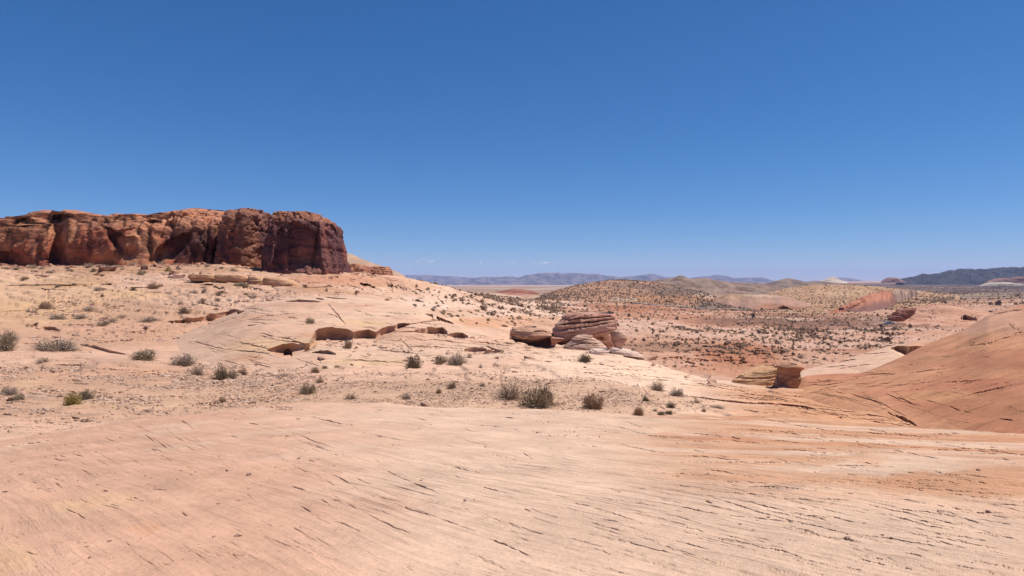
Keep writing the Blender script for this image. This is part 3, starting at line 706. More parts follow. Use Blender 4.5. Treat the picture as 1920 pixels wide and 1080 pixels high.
base = blobs(px, py, base, [(1840, 600, 110, 34, PK, .7), (1700, 700, 90, 22, OR, .6), (1850, 640, 120, 20, OR, .6), (1850, 770, 160, 40, (.33, .15, .075), .5), (1560, 730, 60, 14, OR, .7), (1750, 670, 60, 12, OR, .6), (1640, 720, 70, 16, OR, .5), (1760, 742, 90, 12, (.46, .25, .12), .5), (1880, 700, 80, 14, (.44, .235, .12), .45)], 14, 6.0)
bl_ = np.interp(px, [1450, 1490, 1560, 1650, 1740, 1920], [742, 734, 748, 772, 803, 814])-py
base = mixc(base, OR+0*base, .75*(1-sstep(0, 45, bl_+16*fbm(X*.4, Y*.4, 3.5, 4)))*(1-sstep(1740, 1850, px)))
base = base*(1+.2*fbm(X*.7, Y*.7, 14.5, 4))[..., None]
for pts, th, dp in [([(1664, 774), (1690, 785), (1722, 801)], 9, .7), ([(1590, 738), (1660, 760), (1700, 782)], 3, .3), ([(1885, 638), (1900, 630), (1918, 618)], 4, .5), ([(1890, 606), (1903, 618), (1912, 620)], 4, .6),
                    ([(1790, 652), (1850, 645), (1915, 625)], 3, .4), ([(1620, 703), (1680, 702)], 3, .4), ([(1530, 712), (1550, 722)], 3, .3), ([(1760, 720), (1850, 712)], 3, .3), ([(1790, 748), (1900, 722)], 3, .35), ([(1700, 700), (1790, 690)], 2.5, .3),
                    ([(1660, 738), (1690, 752)], 3, .3), ([(1682, 745), (1710, 756)], 3, .3), ([(1780, 762), (1800, 772)], 4, .3), ([(1870, 785), (1900, 790)], 4, .3), ([(1540, 718), (1560, 712)], 3, .3), ([(1860, 590), (1918, 580)], 3, .6)]:
    ledge(Rr, pts, th*1.15, dp*1.3)
rand_ledges(Rr, 115, 1520, 1920, ([1520, 1615, 1690, 1740, 1815, 1852, 1920], [712, 704, 676, 652, 622, 600, 578]), ([1520, 1650, 1740, 1920], [735, 770, 800, 810]), lambda x, y: (.3 if y > 735 else -.12)-.0002*(x-1500), (12, 80), (1.2, 2.3), 331, .4)
tag(grid_obj("red_sandstone_hill", Rr, M_red, base), kind="structure")

colsP = columns(1420, 1850, 1.2)
Pp = loft(colsP, [
    {'p': [(1420, 725, 40), (1500, 722, 40), (1600, 712, 41), (1740, 690, 42), (1850, 660, 44)]},
    {'p': [(1420, 722, 44), (1510, 700, 46), (1600, 684, 48), (1690, 662, 50), (1740, 654, 51), (1850, 640, 52)]},
    {'p': [(1420, 721, 46), (1470, 712, 48), (1515, 692, 50), (1600, 670, 53), (1660, 650, 55), (1710, 641, 56), (1760, 639, 56), (1850, 628, 56)], 'blur': 10},
    {'z': [(1420, 56, -12), (1850, 66, -12)]}], [50, 60, 16], step=1.2)
h, b = red_disp(Pp, 1.2)
Pp[..., 2] += h
X, Y, Z = (Pp[..., i] for i in range(3)); px, py = project(X, Y, Z)
base = mixc(np.broadcast_to(A_, Pp.shape).astype(F), CR, .5*sstep(-.2, .3, fbm(b, X*.07, 3.0, 4)))
base = mixc(base, OR, .6*sstep(1680, 1720, px))
base = base*(1+.2*fbm(X*.7, Y*.7, 15.5, 4))[..., None]
carve_grid(Pp, (1670, 1684, 1700, 1718, 1738), (652, 649, 649, 649, 650), (655, 665, 674, 672, 668), .4)
for pts, th, dp in [([(1570, 680), (1605, 673)], 4, .6), ([(1540, 690), (1600, 684)], 3, .5), ([(1600, 668), (1670, 660)], 3, .5), ([(1560, 694), (1640, 682)], 3, .5)]:
    ledge(Pp, pts, th, dp)
tag(grid_obj("pale_rock_slab", Pp, M_red, base), kind="structure")

# ---------------------------------------------------------------- hills and mountains
def hill(name, crest, basepy, Yf, Yc, Yb, colfn, rough=.06, mat=None, step=1.6, freq=1.0, rows=(40, 8), fm=.5, blur=6, ground=0, kind="structure", back=60, fy=.55):
    x0, x1 = crest[0][0], crest[-1][0]
    cc = columns(x0, x1, step)
    ca = np.array(crest, float); ba = np.array(basepy, float)
    bp = np.interp(cc, ba[:, 0], ba[:, 1]); cp = smooth_line(np.interp(cc, ca[:, 0], ca[:, 1]), max(1, int(blur/step)))
    cp = np.minimum(cp, 1e9)
    if np.ndim(Yf): Yf = np.interp(cc, [a_[0] for a_ in Yf], [a_[1] for a_ in Yf]); Yc = Yf+back
    if ground:
        gy = np.array([ground_at(a_, b_, ymin=ground)[1] for a_, b_ in zip(cc, bp)])
        gy = smooth_line(gy, 12); Yf = gy
        Yc = np.maximum(Yc, Yf+back)
    Yf = np.broadcast_to(np.asarray(Yf, float), cc.shape); Yc = np.broadcast_to(np.asarray(Yc, float), cc.shape)
    rel = np.clip((slope(cp)*Yc-slope(bp)*Yf), 0, None)
    lines = [{'z': list(zip(cc, Yf*.97, slope(bp)*Yf-.012*Yf))}, {'p': list(zip(cc, bp, Yf))},
             {'p': list(zip(cc, bp+(cp-bp)*fm, Yf+(Yc-Yf)*fy))}, {'p': list(zip(cc, cp, Yc)), 'blur': 0},
             {'z': list(zip(cc, np.full(len(cc), float(Yb)), slope(bp)*Yf-.02*Yf))}]
    P = loft(cc, lines, [3, rows[0]//2, rows[0]//2, rows[1]], blur=3, step=step)
    X, Y, Z = (P[..., i].copy() for i in range(3))
    k = freq*12.0/float(np.median(Yc))
    t = np.linspace(0, 1, P.shape[0])[:, None]
    win = np.sin(np.pi*np.clip(t*1.05, 0, 1))**.5
    gul = fbm(X*k*2.2, Y*k*.9, 4.0, 5)
    rid = 1-np.abs(fbm(X*k*1.4+7, Y*k*.5, 8.0, 5))*2
    hgt = np.max(rel)*rough
    P[..., 2] += hgt*(gul*1.0+(rid-.6)*.8)*win*(.25+.75*np.clip(1-np.abs(t-.45)*1.2, 0, 1))
    px, py = project(X, Y, Z)
    col = colfn(px, py, X*k, Y*k, Z*k, gul)
    o = grid_obj(name, P, mat or M_far, col)
    if kind: tag(o, kind=kind)
    return P, cc, o

def cf(a, b, amp=.2, lo=-.2, hi=.25):
    a = np.array(a, F); b = np.array(b, F)
    def f(px, py, X, Y, Z, g):
        c = mixc(a+np.zeros(px.shape+(3,), F), b, sstep(lo, hi, g+.3*fbm(X*5, Y*5, Z*5, 3)))
        return c*(1+amp*fbm(X*9, Y*9, Z*9, 4))[..., None]
    return f

def hill1_col(px, py, X, Y, Z, g):
    c = np.broadcast_to(np.array((.48, .265, .165), F), px.shape+(3,))
    c = blobs(px, py, c, [(1240, 562, 100, 10, OR, .8), (1310, 548, 110, 10, (.21, .145, .11), .85), (1230, 538, 100, 7, (.24, .16, .12), .7), (1360, 570, 60, 8, (.24, .165, .12), .8), (1170, 525, 60, 3, (.2, .14, .11), .7),
                          (1170, 562, 30, 3, WH, .7), (1330, 556, 30, 4, WH, .6)], 8, 3.0)
    return c*(1+.25*fbm(X*12, Y*12, 2.0, 4))[..., None]
H1 = hill("scrub_hill", [(990, 562), (1010, 556), (1040, 545), (1080, 535), (1120, 528), (1165, 524), (1200, 526), (1250, 533), (1300, 545), (1350, 557), (1420, 577), (1440, 584)],
          [(990, 562), (1100, 566), (1200, 569), (1300, 577), (1440, 586)], 480, 640, 760, hill1_col, .10, step=1.3, ground=300)
H2 = hill("grey_hill", [(1160, 540), (1180, 529), (1230, 526), (1262, 523), (1270, 519), (1275, 517), (1283, 518), (1290, 523), (1335, 524), (1350, 528), (1400, 532), (1450, 537), (1500, 548)],
          [(1160, 556), (1500, 557)], 950, 1450, 1700, cf((.20, .125, .09), (.33, .225, .16)), .32, freq=1.6)
H3 = hill("rugged_hill", [(1360, 540), (1400, 532), (1410, 530), (1430, 533), (1450, 529), (1465, 525), (1478, 522), (1492, 524), (1510, 529), (1530, 527), (1560, 530), (1620, 534)],
          [(1360, 545), (1620, 542)], 1600, 2300, 2700, cf((.15, .10, .075), (.30, .21, .15)), .35, freq=2.0)
H4 = hill("orange_hill", [(1380, 574), (1400, 565), (1440, 549), (1480, 539), (1530, 533), (1600, 534), (1660, 539), (1720, 545), (1800, 554)],
          [(1380, 585), (1560, 587), (1680, 580), (1800, 560)], 500, 900, 1100, cf((.47, .27, .15), (.54, .34, .2)), .08, ground=300)
H5 = hill("pale_hill", [(1525, 530), (1545, 525), (1560, 518), (1572, 523), (1590, 530)], [(1525, 533), (1590, 533)], 2800, 3200, 3500, cf((.40, .3, .22), (.62, .5, .4)), .3, freq=2.5)
def pinkdome(px, py, X, Y, Z, g):
    c = np.broadcast_to(np.array((.47, .275, .195), F), px.shape+(3,))
    c = blobs(px, py, c, [(1385, 557, 45, 8, YE, .5), (1470, 577, 60, 6, RD, .7), (1430, 555, 40, 5, WH, .5)], 8, 3.3)
    return c*(1+.3*fbm(X*14, Y*14, 2.0, 4))[..., None]
H6 = hill("pink_hill", [(1325, 566), (1345, 557), (1370, 551), (1400, 552), (1440, 553), (1470, 556), (1500, 565), (1530, 578)], [(1325, 569), (1420, 580), (1530, 584)], 455, 520, 580, pinkdome, .25, step=1.2, freq=1.5, ground=300)
carve_grid(H6[0], (1458, 1468, 1480), (577, 573, 578), (583, 584, 583), 4)
H6[2].data.vertices.foreach_set("co", np.ascontiguousarray(H6[0].reshape(-1, 3), F).ravel())
H7 = hill("red_dome_hill", [(1664, 604), (1672, 599), (1690, 586), (1715, 576), (1750, 571), (1790, 573), (1840, 582), (1880, 594), (1930, 604), (2000, 615)],
          [(1664, 605), (1700, 608), (1760, 614), (1850, 619), (2000, 621)], [(1664, 322), (1700, 310), (1760, 286), (1850, 262), (2000, 250)], 0, 420, cf((.43, .22, .135), (.50, .285, .185)), .2, mat=M_red, step=1.2, freq=1.2, back=75)
carve_grid(H7[0], (1801, 1808, 1820, 1832), (596, 592, 595, 597), (602, 604, 604, 603), 3)
for pts, th, dp in [([(1720, 574), (1750, 570), (1800, 576), (1838, 584)], 3, 3), ([(1700, 588), (1760, 588)], 2, 2), ([(1760, 582), (1766, 592)], 3, 2)]: ledge(H7[0], pts, th, dp)
rand_ledges(H7[0], 40, 1690, 1920, ([1690, 1750, 1840, 1920], [590, 575, 586, 604]), ([1690, 1920], [606, 612]), lambda x, y: .08, (14, 60), (1.6, 3.2), 342)
H7[2].data.vertices.foreach_set("co", np.ascontiguousarray(H7[0].reshape(-1, 3), F).ravel())
hill("red_mound_hill", [(920, 550), (945, 545), (965, 541), (985, 543), (1010, 549)], [(920, 551), (1010, 551)], 700, 800, 900, cf((.28, .1, .065), (.4, .17, .11)), .2, freq=2)
MTN = cf((.10, .085, .09), (.19, .155, .15), .25)
hill("distant_mountain", [(560, 522), (680, 519), (750, 515.5), (800, 516), (850, 518.5), (900, 522), (960, 524), (1010, 530)], [(560, 536), (1010, 536)], 11900, 13000, 13400, MTN, .15, freq=2)
hill("blue_mountain", [(780, 531), (830, 528), (870, 524), (905, 520), (925, 520.5), (950, 519), (970, 520.5), (985, 516), (1010, 513), (1060, 512.5), (1100, 513.5), (1135, 516), (1160, 520), (1190, 523), (1240, 530)],
     [(780, 538), (1240, 538)], 9000, 10800, 11800, MTN, .3, freq=2.4)
hill("far_peak_mountain", [(1100, 527), (1150, 522), (1180, 519), (1205, 516), (1220, 513.5), (1232, 515), (1250, 520), (1290, 522), (1320, 519), (1345, 515.5), (1358, 517), (1375, 521.5), (1400, 521), (1420, 522), (1428, 520), (1450, 527), (1540, 530), (1560, 526), (1575, 521), (1595, 523), (1620, 528), (1650, 531)],
     [(1100, 537), (1650, 533)], 10600, 12200, 12900, MTN, .3, freq=2.4)
hill("dark_mountain", [(1680, 530), (1692, 526), (1702, 522), (1740, 516), (1775, 511.5), (1797, 507), (1815, 508), (1830, 507), (1850, 505), (1880, 504.5), (1920, 502), (2000, 496), (2150, 500), (2400, 512), (2700, 528)],
     [(1680, 533), (2700, 534)], 3300, 4200, 4800, cf((.028, .028, .035), (.068, .06, .064), .3), .38, freq=2.6)

# ---------------------------------------------------------------- rocks
def rock(name, levels, Yc, hd, mat, colfn, e=3.0, na=160, nl=70, A=.06, bedA=.05, bedf=3.0, tilt=(0, 0), nf=1.2, sink=.25, flute=0.0, crease=0.0, carves=(), parent=None, topline=None, yshift=None):
    """a solid block from its outline: levels [(row, left px, right px)] top to bottom, half depth hd metres round depth Yc"""
    a = np.array(levels, float)
    t = np.linspace(0, 1, nl); src = np.concatenate([[0], np.cumsum(np.hypot(np.diff(a[:, 0]), np.maximum(np.abs(np.diff(a[:, 1])), np.abs(np.diff(a[:, 2])))))]); src /= src[-1]
    py = np.interp(t, src, a[:, 0]); xl = np.interp(t, src, a[:, 1]); xr = np.interp(t, src, a[:, 2])
    k = 2
    xl = smooth_line(xl, k); xr = smooth_line(xr, k)
    cx, hw = (xl+xr)/2, (xr-xl)/2
    wmax = hw.max()
    aa = np.linspace(-np.pi, np.pi, 20001)
    rx = np.sign(np.cos(aa))*np.abs(np.cos(aa))**(2/e)*wmax/2/FPX*Yc; ry = np.sign(np.sin(aa))*np.abs(np.sin(aa))**(2/e)*hd
    sl = np.concatenate([[0], np.cumsum(np.hypot(np.diff(rx), np.diff(ry))*np.where(ry[1:] < hd*.3, 3.0, 1.0))])
    ang = np.interp(np.linspace(0, sl[-1], na, endpoint=False), sl, aa)
    ca, sa = np.cos(ang), np.sin(ang)
    ex = np.sign(ca)*np.abs(ca)**(2/e); ey = np.sign(sa)*np.abs(sa)**(2/e)
    Xc = (cx-960)/FPX*Yc; W = hw/FPX*Yc
    z = Yc*slope(py)
    dd = hd*(hw/wmax)**.45
    ys = np.interp(t, [0, 1], [0, 0] if yshift is None else yshift)
    X = Xc[:, None]+W[:, None]*ex[None]; Y = Yc+ys[:, None]+dd[:, None]*ey[None]; Zz = np.repeat(z[:, None], na, 1)
    if topline is not None:
        pq = project(X, Y, Zz)[0]
        zt = slope(np.interp(pq, [a_[0] for a_ in topline], [a_[1] for a_ in topline]))*Y
        z0 = z.min(); fz = (zt-z0)/(z.max()-z0)
        Zz = z0+(Zz-z0)*fz
    P = np.stack([X, Y, Zz], -1)
    # approximate outward direction
    nx, ny = ca[None]*dd[:, None], sa[None]*W[:, None]
    nl_ = np.hypot(nx, ny)+1e-6; nx, ny = nx/nl_, ny/nl_
    sN = (xr-xl).max()/FPX*Yc
    b = Zz+tilt[0]*X+tilt[1]*Y+.12*sN*fbm(X*.5*nf, Y*.5*nf, Zz*.5*nf, 3)*.4
    d = A*fbm(X*nf, Y*nf, Zz*nf, 5)
    bn = perlin(b*bedf, X*.1*nf, Y*.1*nf); bn2 = perlin(b*bedf*2.7, X*.2*nf, 5.0)
    brk = .35+1.1*sstep(-.3, .4, fbm(X*nf*.7, Y*nf*.7, Zz*nf*1.5+4, 3))
    bedA = bedA*brk
    d += bedA*(bn+.5*bn2)-bedA*1.1*np.clip(1-np.abs(perlin(b*bedf*1.4, 3.0, X*.15*nf))/.12, 0, 1)
    if flute:
        fl = fbm(X*nf*.8, Y*nf*.8, Zz*nf*.14, 4)
        d += flute*(fl-1.4*np.clip(.12-np.abs(fl), 0, 1)/.12*.35)
    if crease:
        wq = .5*fbm(X*nf, Y*nf, Zz*nf, 3)
        for f_, k_, sd in ((.55, 1.0, 1.0), (1.2, .6, 2.0), (2.6, .3, 3.0)):
            v1 = perlin((X+Y*.3)*nf*f_+wq, Zz*nf*f_*.30+wq, sd); v2 = perlin(X*nf*f_*.35+wq, (Zz+.25*X)*nf*f_*1.3+wq, sd+9)
            d -= crease*k_*(np.clip(1-np.abs(v1)/.10, 0, 1)**.7+.6*np.clip(1-np.abs(v2)/.10, 0, 1)**.7)
            d += crease*k_*.35*np.abs(v1)
    taper = np.clip(hw/wmax*3, 0, 1)[:, None]
    P[..., 0] += nx*d*taper; P[..., 1] += ny*d*taper; P[..., 2] += d*.5*taper
    front = np.repeat((sa < .25)[None], nl, 0)
    for cvs in carves:
        if len(cvs) == 3: ledge(P, *cvs, front=front, grid=False)
        else: carve(P, *cvs, front=front)
    px, py_ = project(P[..., 0], P[..., 1], P[..., 2])
    col = colfn(px, py_, X, Y, Zz, b)
    # close the top and bottom
    V = P.reshape(-1, 3); top = P[0].mean(0); bot = P[-1].mean(0); bot[2] -= sink
    f = grid_faces(nl, na, True)
    nV = len(V)
    V = np.concatenate([V, top[None], bot[None]])
    i = np.arange(na); j = (i+1) % na
    ft = np.stack([np.full(na, nV), j, i, np.full(na, nV)], -1)[:, :3]
    fb = np.stack([np.full(na, nV+1), (nl-1)*na+i, (nl-1)*na+j], -1)
    colV = np.concatenate([col.reshape(-1, 3), col[0].mean(0)[None], col[-1].mean(0)[None]])
    f = f[:, ::-1]
    tri = np.concatenate([np.concatenate([f[:, [0, 1, 2]], f[:, [0, 2, 3]]]), ft[:, ::-1]*0+ft, fb])
    o = mesh_np(name, V, tri, mat, colV, parent=parent)
    return o

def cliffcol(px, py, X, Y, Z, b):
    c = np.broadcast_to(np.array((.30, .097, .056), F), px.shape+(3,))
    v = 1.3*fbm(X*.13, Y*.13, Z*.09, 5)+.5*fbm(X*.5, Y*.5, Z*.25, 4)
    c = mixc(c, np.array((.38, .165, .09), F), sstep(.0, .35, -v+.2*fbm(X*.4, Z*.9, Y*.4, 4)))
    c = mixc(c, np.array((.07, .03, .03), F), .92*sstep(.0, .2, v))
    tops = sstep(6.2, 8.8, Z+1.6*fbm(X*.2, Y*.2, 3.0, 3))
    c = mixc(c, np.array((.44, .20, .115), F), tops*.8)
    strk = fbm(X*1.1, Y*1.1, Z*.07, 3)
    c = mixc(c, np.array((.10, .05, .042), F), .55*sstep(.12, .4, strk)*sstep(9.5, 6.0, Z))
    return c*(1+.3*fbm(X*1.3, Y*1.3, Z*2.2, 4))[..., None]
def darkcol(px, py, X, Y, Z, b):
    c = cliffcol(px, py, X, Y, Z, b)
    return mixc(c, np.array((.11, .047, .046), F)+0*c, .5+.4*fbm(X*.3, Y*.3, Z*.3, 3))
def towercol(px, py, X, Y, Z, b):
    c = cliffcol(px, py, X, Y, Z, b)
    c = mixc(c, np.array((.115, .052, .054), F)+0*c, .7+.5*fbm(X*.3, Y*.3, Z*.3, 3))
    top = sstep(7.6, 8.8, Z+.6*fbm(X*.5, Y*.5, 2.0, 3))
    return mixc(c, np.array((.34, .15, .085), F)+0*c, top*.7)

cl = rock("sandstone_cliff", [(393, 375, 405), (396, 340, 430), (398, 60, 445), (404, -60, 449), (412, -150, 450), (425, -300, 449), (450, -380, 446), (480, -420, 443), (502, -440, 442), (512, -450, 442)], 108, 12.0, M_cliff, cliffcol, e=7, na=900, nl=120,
          A=1.2, bedA=.05, bedf=1.1, nf=.24, flute=1.3, crease=.5, tilt=(-.03, .1), topline=[(-400, 420), (-60, 409), (0, 405), (30, 404), (60, 397), (90, 392), (130, 395), (205, 400), (214, 397), (280, 399), (318, 393), (370, 390), (400, 393), (445, 398)],
          carves=[((90, 100, 112, 126), (428, 404, 402, 404), (499, 499, 499, 500), 3.5), ((196, 206, 222, 234), (424, 428, 436, 446), (428, 452, 470, 486), 2.5), ((282, 300, 325, 345, 360), (484, 462, 446, 437, 436), (490, 494, 490, 470, 444), 2.2),
                  ((0, 20, 40), (470, 472, 476), (500, 499, 499), 2.0), ((278, 290, 302), (414, 411, 414), (419, 420, 419), 2.0), ((388, 400, 420, 436), (396, 391, 394, 400), (408, 410, 414, 412), 2.0),
                  ((318, 323, 328), (416, 414, 416), (428, 430, 428), 1.5), ((30, 45, 60), (412, 408, 412), (424, 428, 424), 1.6), ([(368, 440), (385, 462), (408, 482)], 5, 1.2), ([(150, 402), (190, 398)], 3, 1.0), ([(270, 400), (310, 402)], 3, 1.), ((236, 245, 258), (445, 442, 446), (490, 493, 490), 1.2)])
tag(cl, "long red and black sandstone cliff wall running off the frame edge", "cliff")
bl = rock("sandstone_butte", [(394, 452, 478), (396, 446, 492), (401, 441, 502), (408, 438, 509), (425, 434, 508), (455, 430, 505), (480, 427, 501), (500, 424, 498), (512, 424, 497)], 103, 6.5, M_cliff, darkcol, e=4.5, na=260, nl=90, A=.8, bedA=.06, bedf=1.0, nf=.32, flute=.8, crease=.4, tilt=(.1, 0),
          carves=[([(496, 412), (498, 440), (500, 470)], 4, 1.2), ((478, 490, 500), (470, 462, 470), (495, 498, 496), 1.0)])
tag(bl, "dark varnished rock block wedged between the long cliff and the rounded tower", "cliff")
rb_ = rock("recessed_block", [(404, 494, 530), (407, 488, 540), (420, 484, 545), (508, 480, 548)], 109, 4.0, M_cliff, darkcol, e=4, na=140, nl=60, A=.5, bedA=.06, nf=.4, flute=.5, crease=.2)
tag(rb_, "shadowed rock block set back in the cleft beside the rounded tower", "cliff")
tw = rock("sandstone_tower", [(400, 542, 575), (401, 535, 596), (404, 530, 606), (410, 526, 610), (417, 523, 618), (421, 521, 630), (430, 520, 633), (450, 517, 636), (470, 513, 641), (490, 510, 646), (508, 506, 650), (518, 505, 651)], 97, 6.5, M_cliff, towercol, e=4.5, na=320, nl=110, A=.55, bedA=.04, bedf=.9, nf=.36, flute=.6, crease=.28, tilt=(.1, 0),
          carves=[((540, 552, 575, 595, 603), (418, 416, 424, 438, 470), (508, 510, 510, 509, 508), 1.8), ((512, 520, 530, 534), (452, 432, 424, 440), (508, 509, 509, 508), 1.6), ((608, 614, 622, 630), (424, 419, 421, 430), (428, 432, 436, 436), 1.2), ([(624, 440), (622, 470), (626, 500)], 4, .8), ((580, 590, 600), (414, 416, 424), (420, 424, 430), .8)])
tag(tw, "rounded dark brown rock tower at the free end of the cliff", "rock tower")
def redcol(px, py, X, Y, Z, b):
    c = mixc(np.array((.40, .19, .115), F)+np.zeros(px.shape+(3,), F), np.array((.26, .11, .075), F), sstep(0, .3, fbm(X*.4, Y*.4, Z*.8, 4)))
    return c*(1+.25*fbm(X*1.5, Y*1.5, Z*2.5, 4))[..., None]
o = rock("rock_outcrop", [(500, 712, 722), (501, 700, 728), (505, 690, 733), (511, 685, 735), (519, 684, 736)], 122, 3, M_cliff, redcol, na=140, nl=50, A=.35, bedA=.12, bedf=1.6, nf=.6, flute=.2)
tag(o, "low orange rock knob where the hillside drops toward the valley", "rock outcrop")
o = rock("rock_outcrop", [(495, 652, 664), (497, 647, 680), (502, 644, 692), (508, 642, 700), (516, 642, 702)], 118, 3, M_cliff, redcol, na=160, nl=50, A=.5, bedA=.15, bedf=1.2, nf=.7, flute=.6)
tag(o, "broken red rock shelf at the foot of the rounded tower", "rock outcrop")
hill("slope_hill", [(600, 470), (642, 475), (660, 477), (675, 484), (700, 494), (720, 500), (740, 508), (760, 518)], [(600, 500), (700, 508), (760, 520)], 150, 185, 240, cf((.33, .22, .15), (.42, .27, .185)), .1, mat=M_ground, freq=1.5)

def bcol(c1, c2, f=1.0):
    c1 = np.array(c1, F); c2 = np.array(c2, F)
    def fn(px, py, X, Y, Z, b):
        c = mixc(c1+np.zeros(px.shape+(3,), F), c2, sstep(-.25, .25, fbm(b*5*f, X*.4, Y*.4, 4)))
        return c*(1+.22*fbm(X*2.5*f, Y*2.5*f, Z*4*f, 4))[..., None]
    return fn
RB = bcol((.45, .235, .165), (.53, .32, .235), .6)
o = rock("layered_boulder", [(586.5, 1072, 1148), (588, 1064, 1152), (592, 1058, 1153), (598, 1054, 1155), (604, 1046, 1154), (608, 1040, 1153), (613, 1041, 1154), (618, 1037, 1153), (622, 1037, 1146), (627, 1037, 1130), (632, 1037, 1112), (637, 1038, 1090), (641, 1040, 1072), (644, 1044, 1060)],
         43, 1.7, M_dome, RB, e=4.2, na=260, nl=110, A=.10, bedA=.045, bedf=1.9, crease=.045, nf=.9, tilt=(-.16, 0), sink=.1,
         carves=[([(1045, 609), (1100, 604), (1152, 599)], 4, .6), ([(1056, 600), (1110, 596), (1152, 594)], 2.5, .4), ([(1042, 620), (1095, 613), (1150, 604)], 2.5, .4), ([(1050, 628), (1090, 620)], 2, .3)])
tag(o, "big tilted boulder of thin stacked red layers propped over the slab crest", "boulder")
o = rock("support_rock", [(624, 1112, 1140), (630, 1104, 1144), (640, 1098, 1150), (650, 1096, 1154), (662, 1094, 1154)], 45.6, .8, M_dome, bcol((.27, .12, .08), (.34, .17, .115)), na=120, nl=40, A=.08, bedA=.04, nf=1.2)  # darker reds paint the boulder's shade into this rock's colour
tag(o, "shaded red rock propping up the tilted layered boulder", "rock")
o = rock("round_boulder", [(619.5, 1153, 1162), (621, 1148, 1170), (627, 1145, 1175), (634, 1146, 1177), (641, 1148, 1173), (648, 1152, 1168), (653, 1153, 1166)], 41.8, .55, M_dome, bcol((.47, .28, .2), (.55, .35, .26)), e=2.3, na=110, nl=50, A=.09, bedA=.03, nf=1.6)
tag(o, "small rounded orange boulder beside the tilted layered boulder", "boulder")
o = rock("striped_mound", [(628, 1090, 1108), (630, 1080, 1112), (636, 1072, 1118), (642, 1066, 1128), (648, 1058, 1136), (653, 1056, 1140), (657, 1056, 1142)], 40.6, .9, M_dome, bcol((.43, .26, .19), (.56, .38, .285), 1.5), e=2.4, na=160, nl=60, A=.06, bedA=.05, bedf=6, nf=1.2, tilt=(.1, 0),
         carves=[([(1062, 652), (1090, 643), (1125, 645)], 3, .3), ([(1075, 640), (1110, 636)], 2, .2)])
tag(o, "pale striped rock mound in front of the tilted layered boulder", "rock")
o = rock("flat_boulder", [(613, 985, 1005), (614.5, 962, 1015), (617, 957, 1024), (620, 955, 1030), (626, 958, 1037), (630, 960, 1036), (634, 962, 1024), (638, 966, 1000), (640, 970, 995)], 43, 1.5, M_dome, bcol((.40, .215, .145), (.50, .3, .2)), e=2.6, na=200, nl=70, A=.09, bedA=.06, bedf=3, nf=1.0, tilt=(.05, 0), sink=.1,
         carves=[([(995, 624), (1015, 620), (1035, 625)], 2.5, .3), ((960, 985, 1010, 1030), (637, 635, 634, 632), (640, 640, 639, 636), .4)])
tag(o, "flat overhanging red rock between the pale dome and the layered boulder", "boulder")
o = rock("support_rock", [(625, 955, 1035), (640, 958, 1036), (652, 955, 1040)], 44.5, 1.2, M_dome, RB, na=100, nl=24, A=.08, bedA=.04)
tag(o, "shadowed rock base carrying the flat overhanging red rock", "rock")
o = rock("stub_rock", [(632, 1034, 1044), (634, 1032, 1058), (638, 1032, 1056), (643, 1033, 1044), (648, 1033, 1042)], 41.6, .5, M_dome, bcol((.40, .19, .13), (.46, .25, .17)), na=80, nl=36, A=.05, bedA=.03)
tag(o, "small dark red stub of rock tucked below the layered boulder", "rock")
for lv, Yk, lab in [
    ([(655, 1112, 1140), (657, 1106, 1143), (663, 1105, 1143), (669, 1108, 1142), (673, 1110, 1140), (676, 1112, 1136)], 37.6, "cream rounded ledge block behind the dark green shrub"),
    ([(653, 1148, 1166), (656, 1144, 1182), (660, 1143, 1194), (665, 1144, 1204), (669, 1147, 1208), (673, 1150, 1210), (677, 1154, 1210), (680, 1158, 1206)], 37.2, "long cream ledge rock undercut by a row of dark hollows")]:
    o = rock("ledge_rock", lv, Yk, .9, M_dome, bcol((.55, .38, .29), (.61, .45, .35)), e=2.6, na=140, nl=44, A=.05, bedA=.03, bedf=5, nf=1.4, tilt=(.08, 0),
             carves=[((1150, 1165, 1185, 1208), (666, 667, 669, 672), (674, 675, 677, 678), .5)] if lv[0][1] > 1140 else [((1106, 1118, 1140), (670, 671, 670), (676, 677, 676), .4)])
    tag(o, lab, "rock")
for lv, Yk, lab in [
    ([(514, 362, 398), (515.5, 356, 404), (520, 354, 404), (524, 358, 404), (527, 362, 400)], 76.6, "flat orange ledge block at the end of the hillside rim"),
    ([(514.5, 410, 440), (516, 405, 462), (521, 404, 468), (526, 408, 466), (529, 415, 455)], 76.2, "long cracked orange ledge block in the middle of the hillside rim"),
    ([(517, 474, 484), (519, 468, 492), (525, 465, 498), (531, 466, 499), (536, 470, 495)], 74.6, "small leaning orange block between two long ledge blocks"),
    ([(519.5, 500, 516), (521, 496, 535), (526, 493, 550), (532, 495, 560), (537, 505, 563), (542, 540, 564), (545, 545, 560)], 73.5, "long drooping orange ledge block nearest the tower foot")]:
    o = rock("ledge_rock", lv, Yk, 1.1, M_dome, bcol((.45, .23, .125), (.53, .32, .185)), e=2.8, na=130, nl=40, A=.09, bedA=.05, bedf=3, nf=1.2, tilt=(.05, 0))
    tag(o, lab, "rock")
o = rock("perched_boulder", [(544.5, 668, 672), (546, 666, 674), (550, 664, 676), (554, 664, 679), (558, 665, 680)], 71, .4, M_dome, bcol((.36, .18, .12), (.42, .24, .16)), e=2.3, na=60, nl=30, A=.06, bedA=.03)
tag(o, "small lone red boulder standing on the slope above the dome", "boulder")
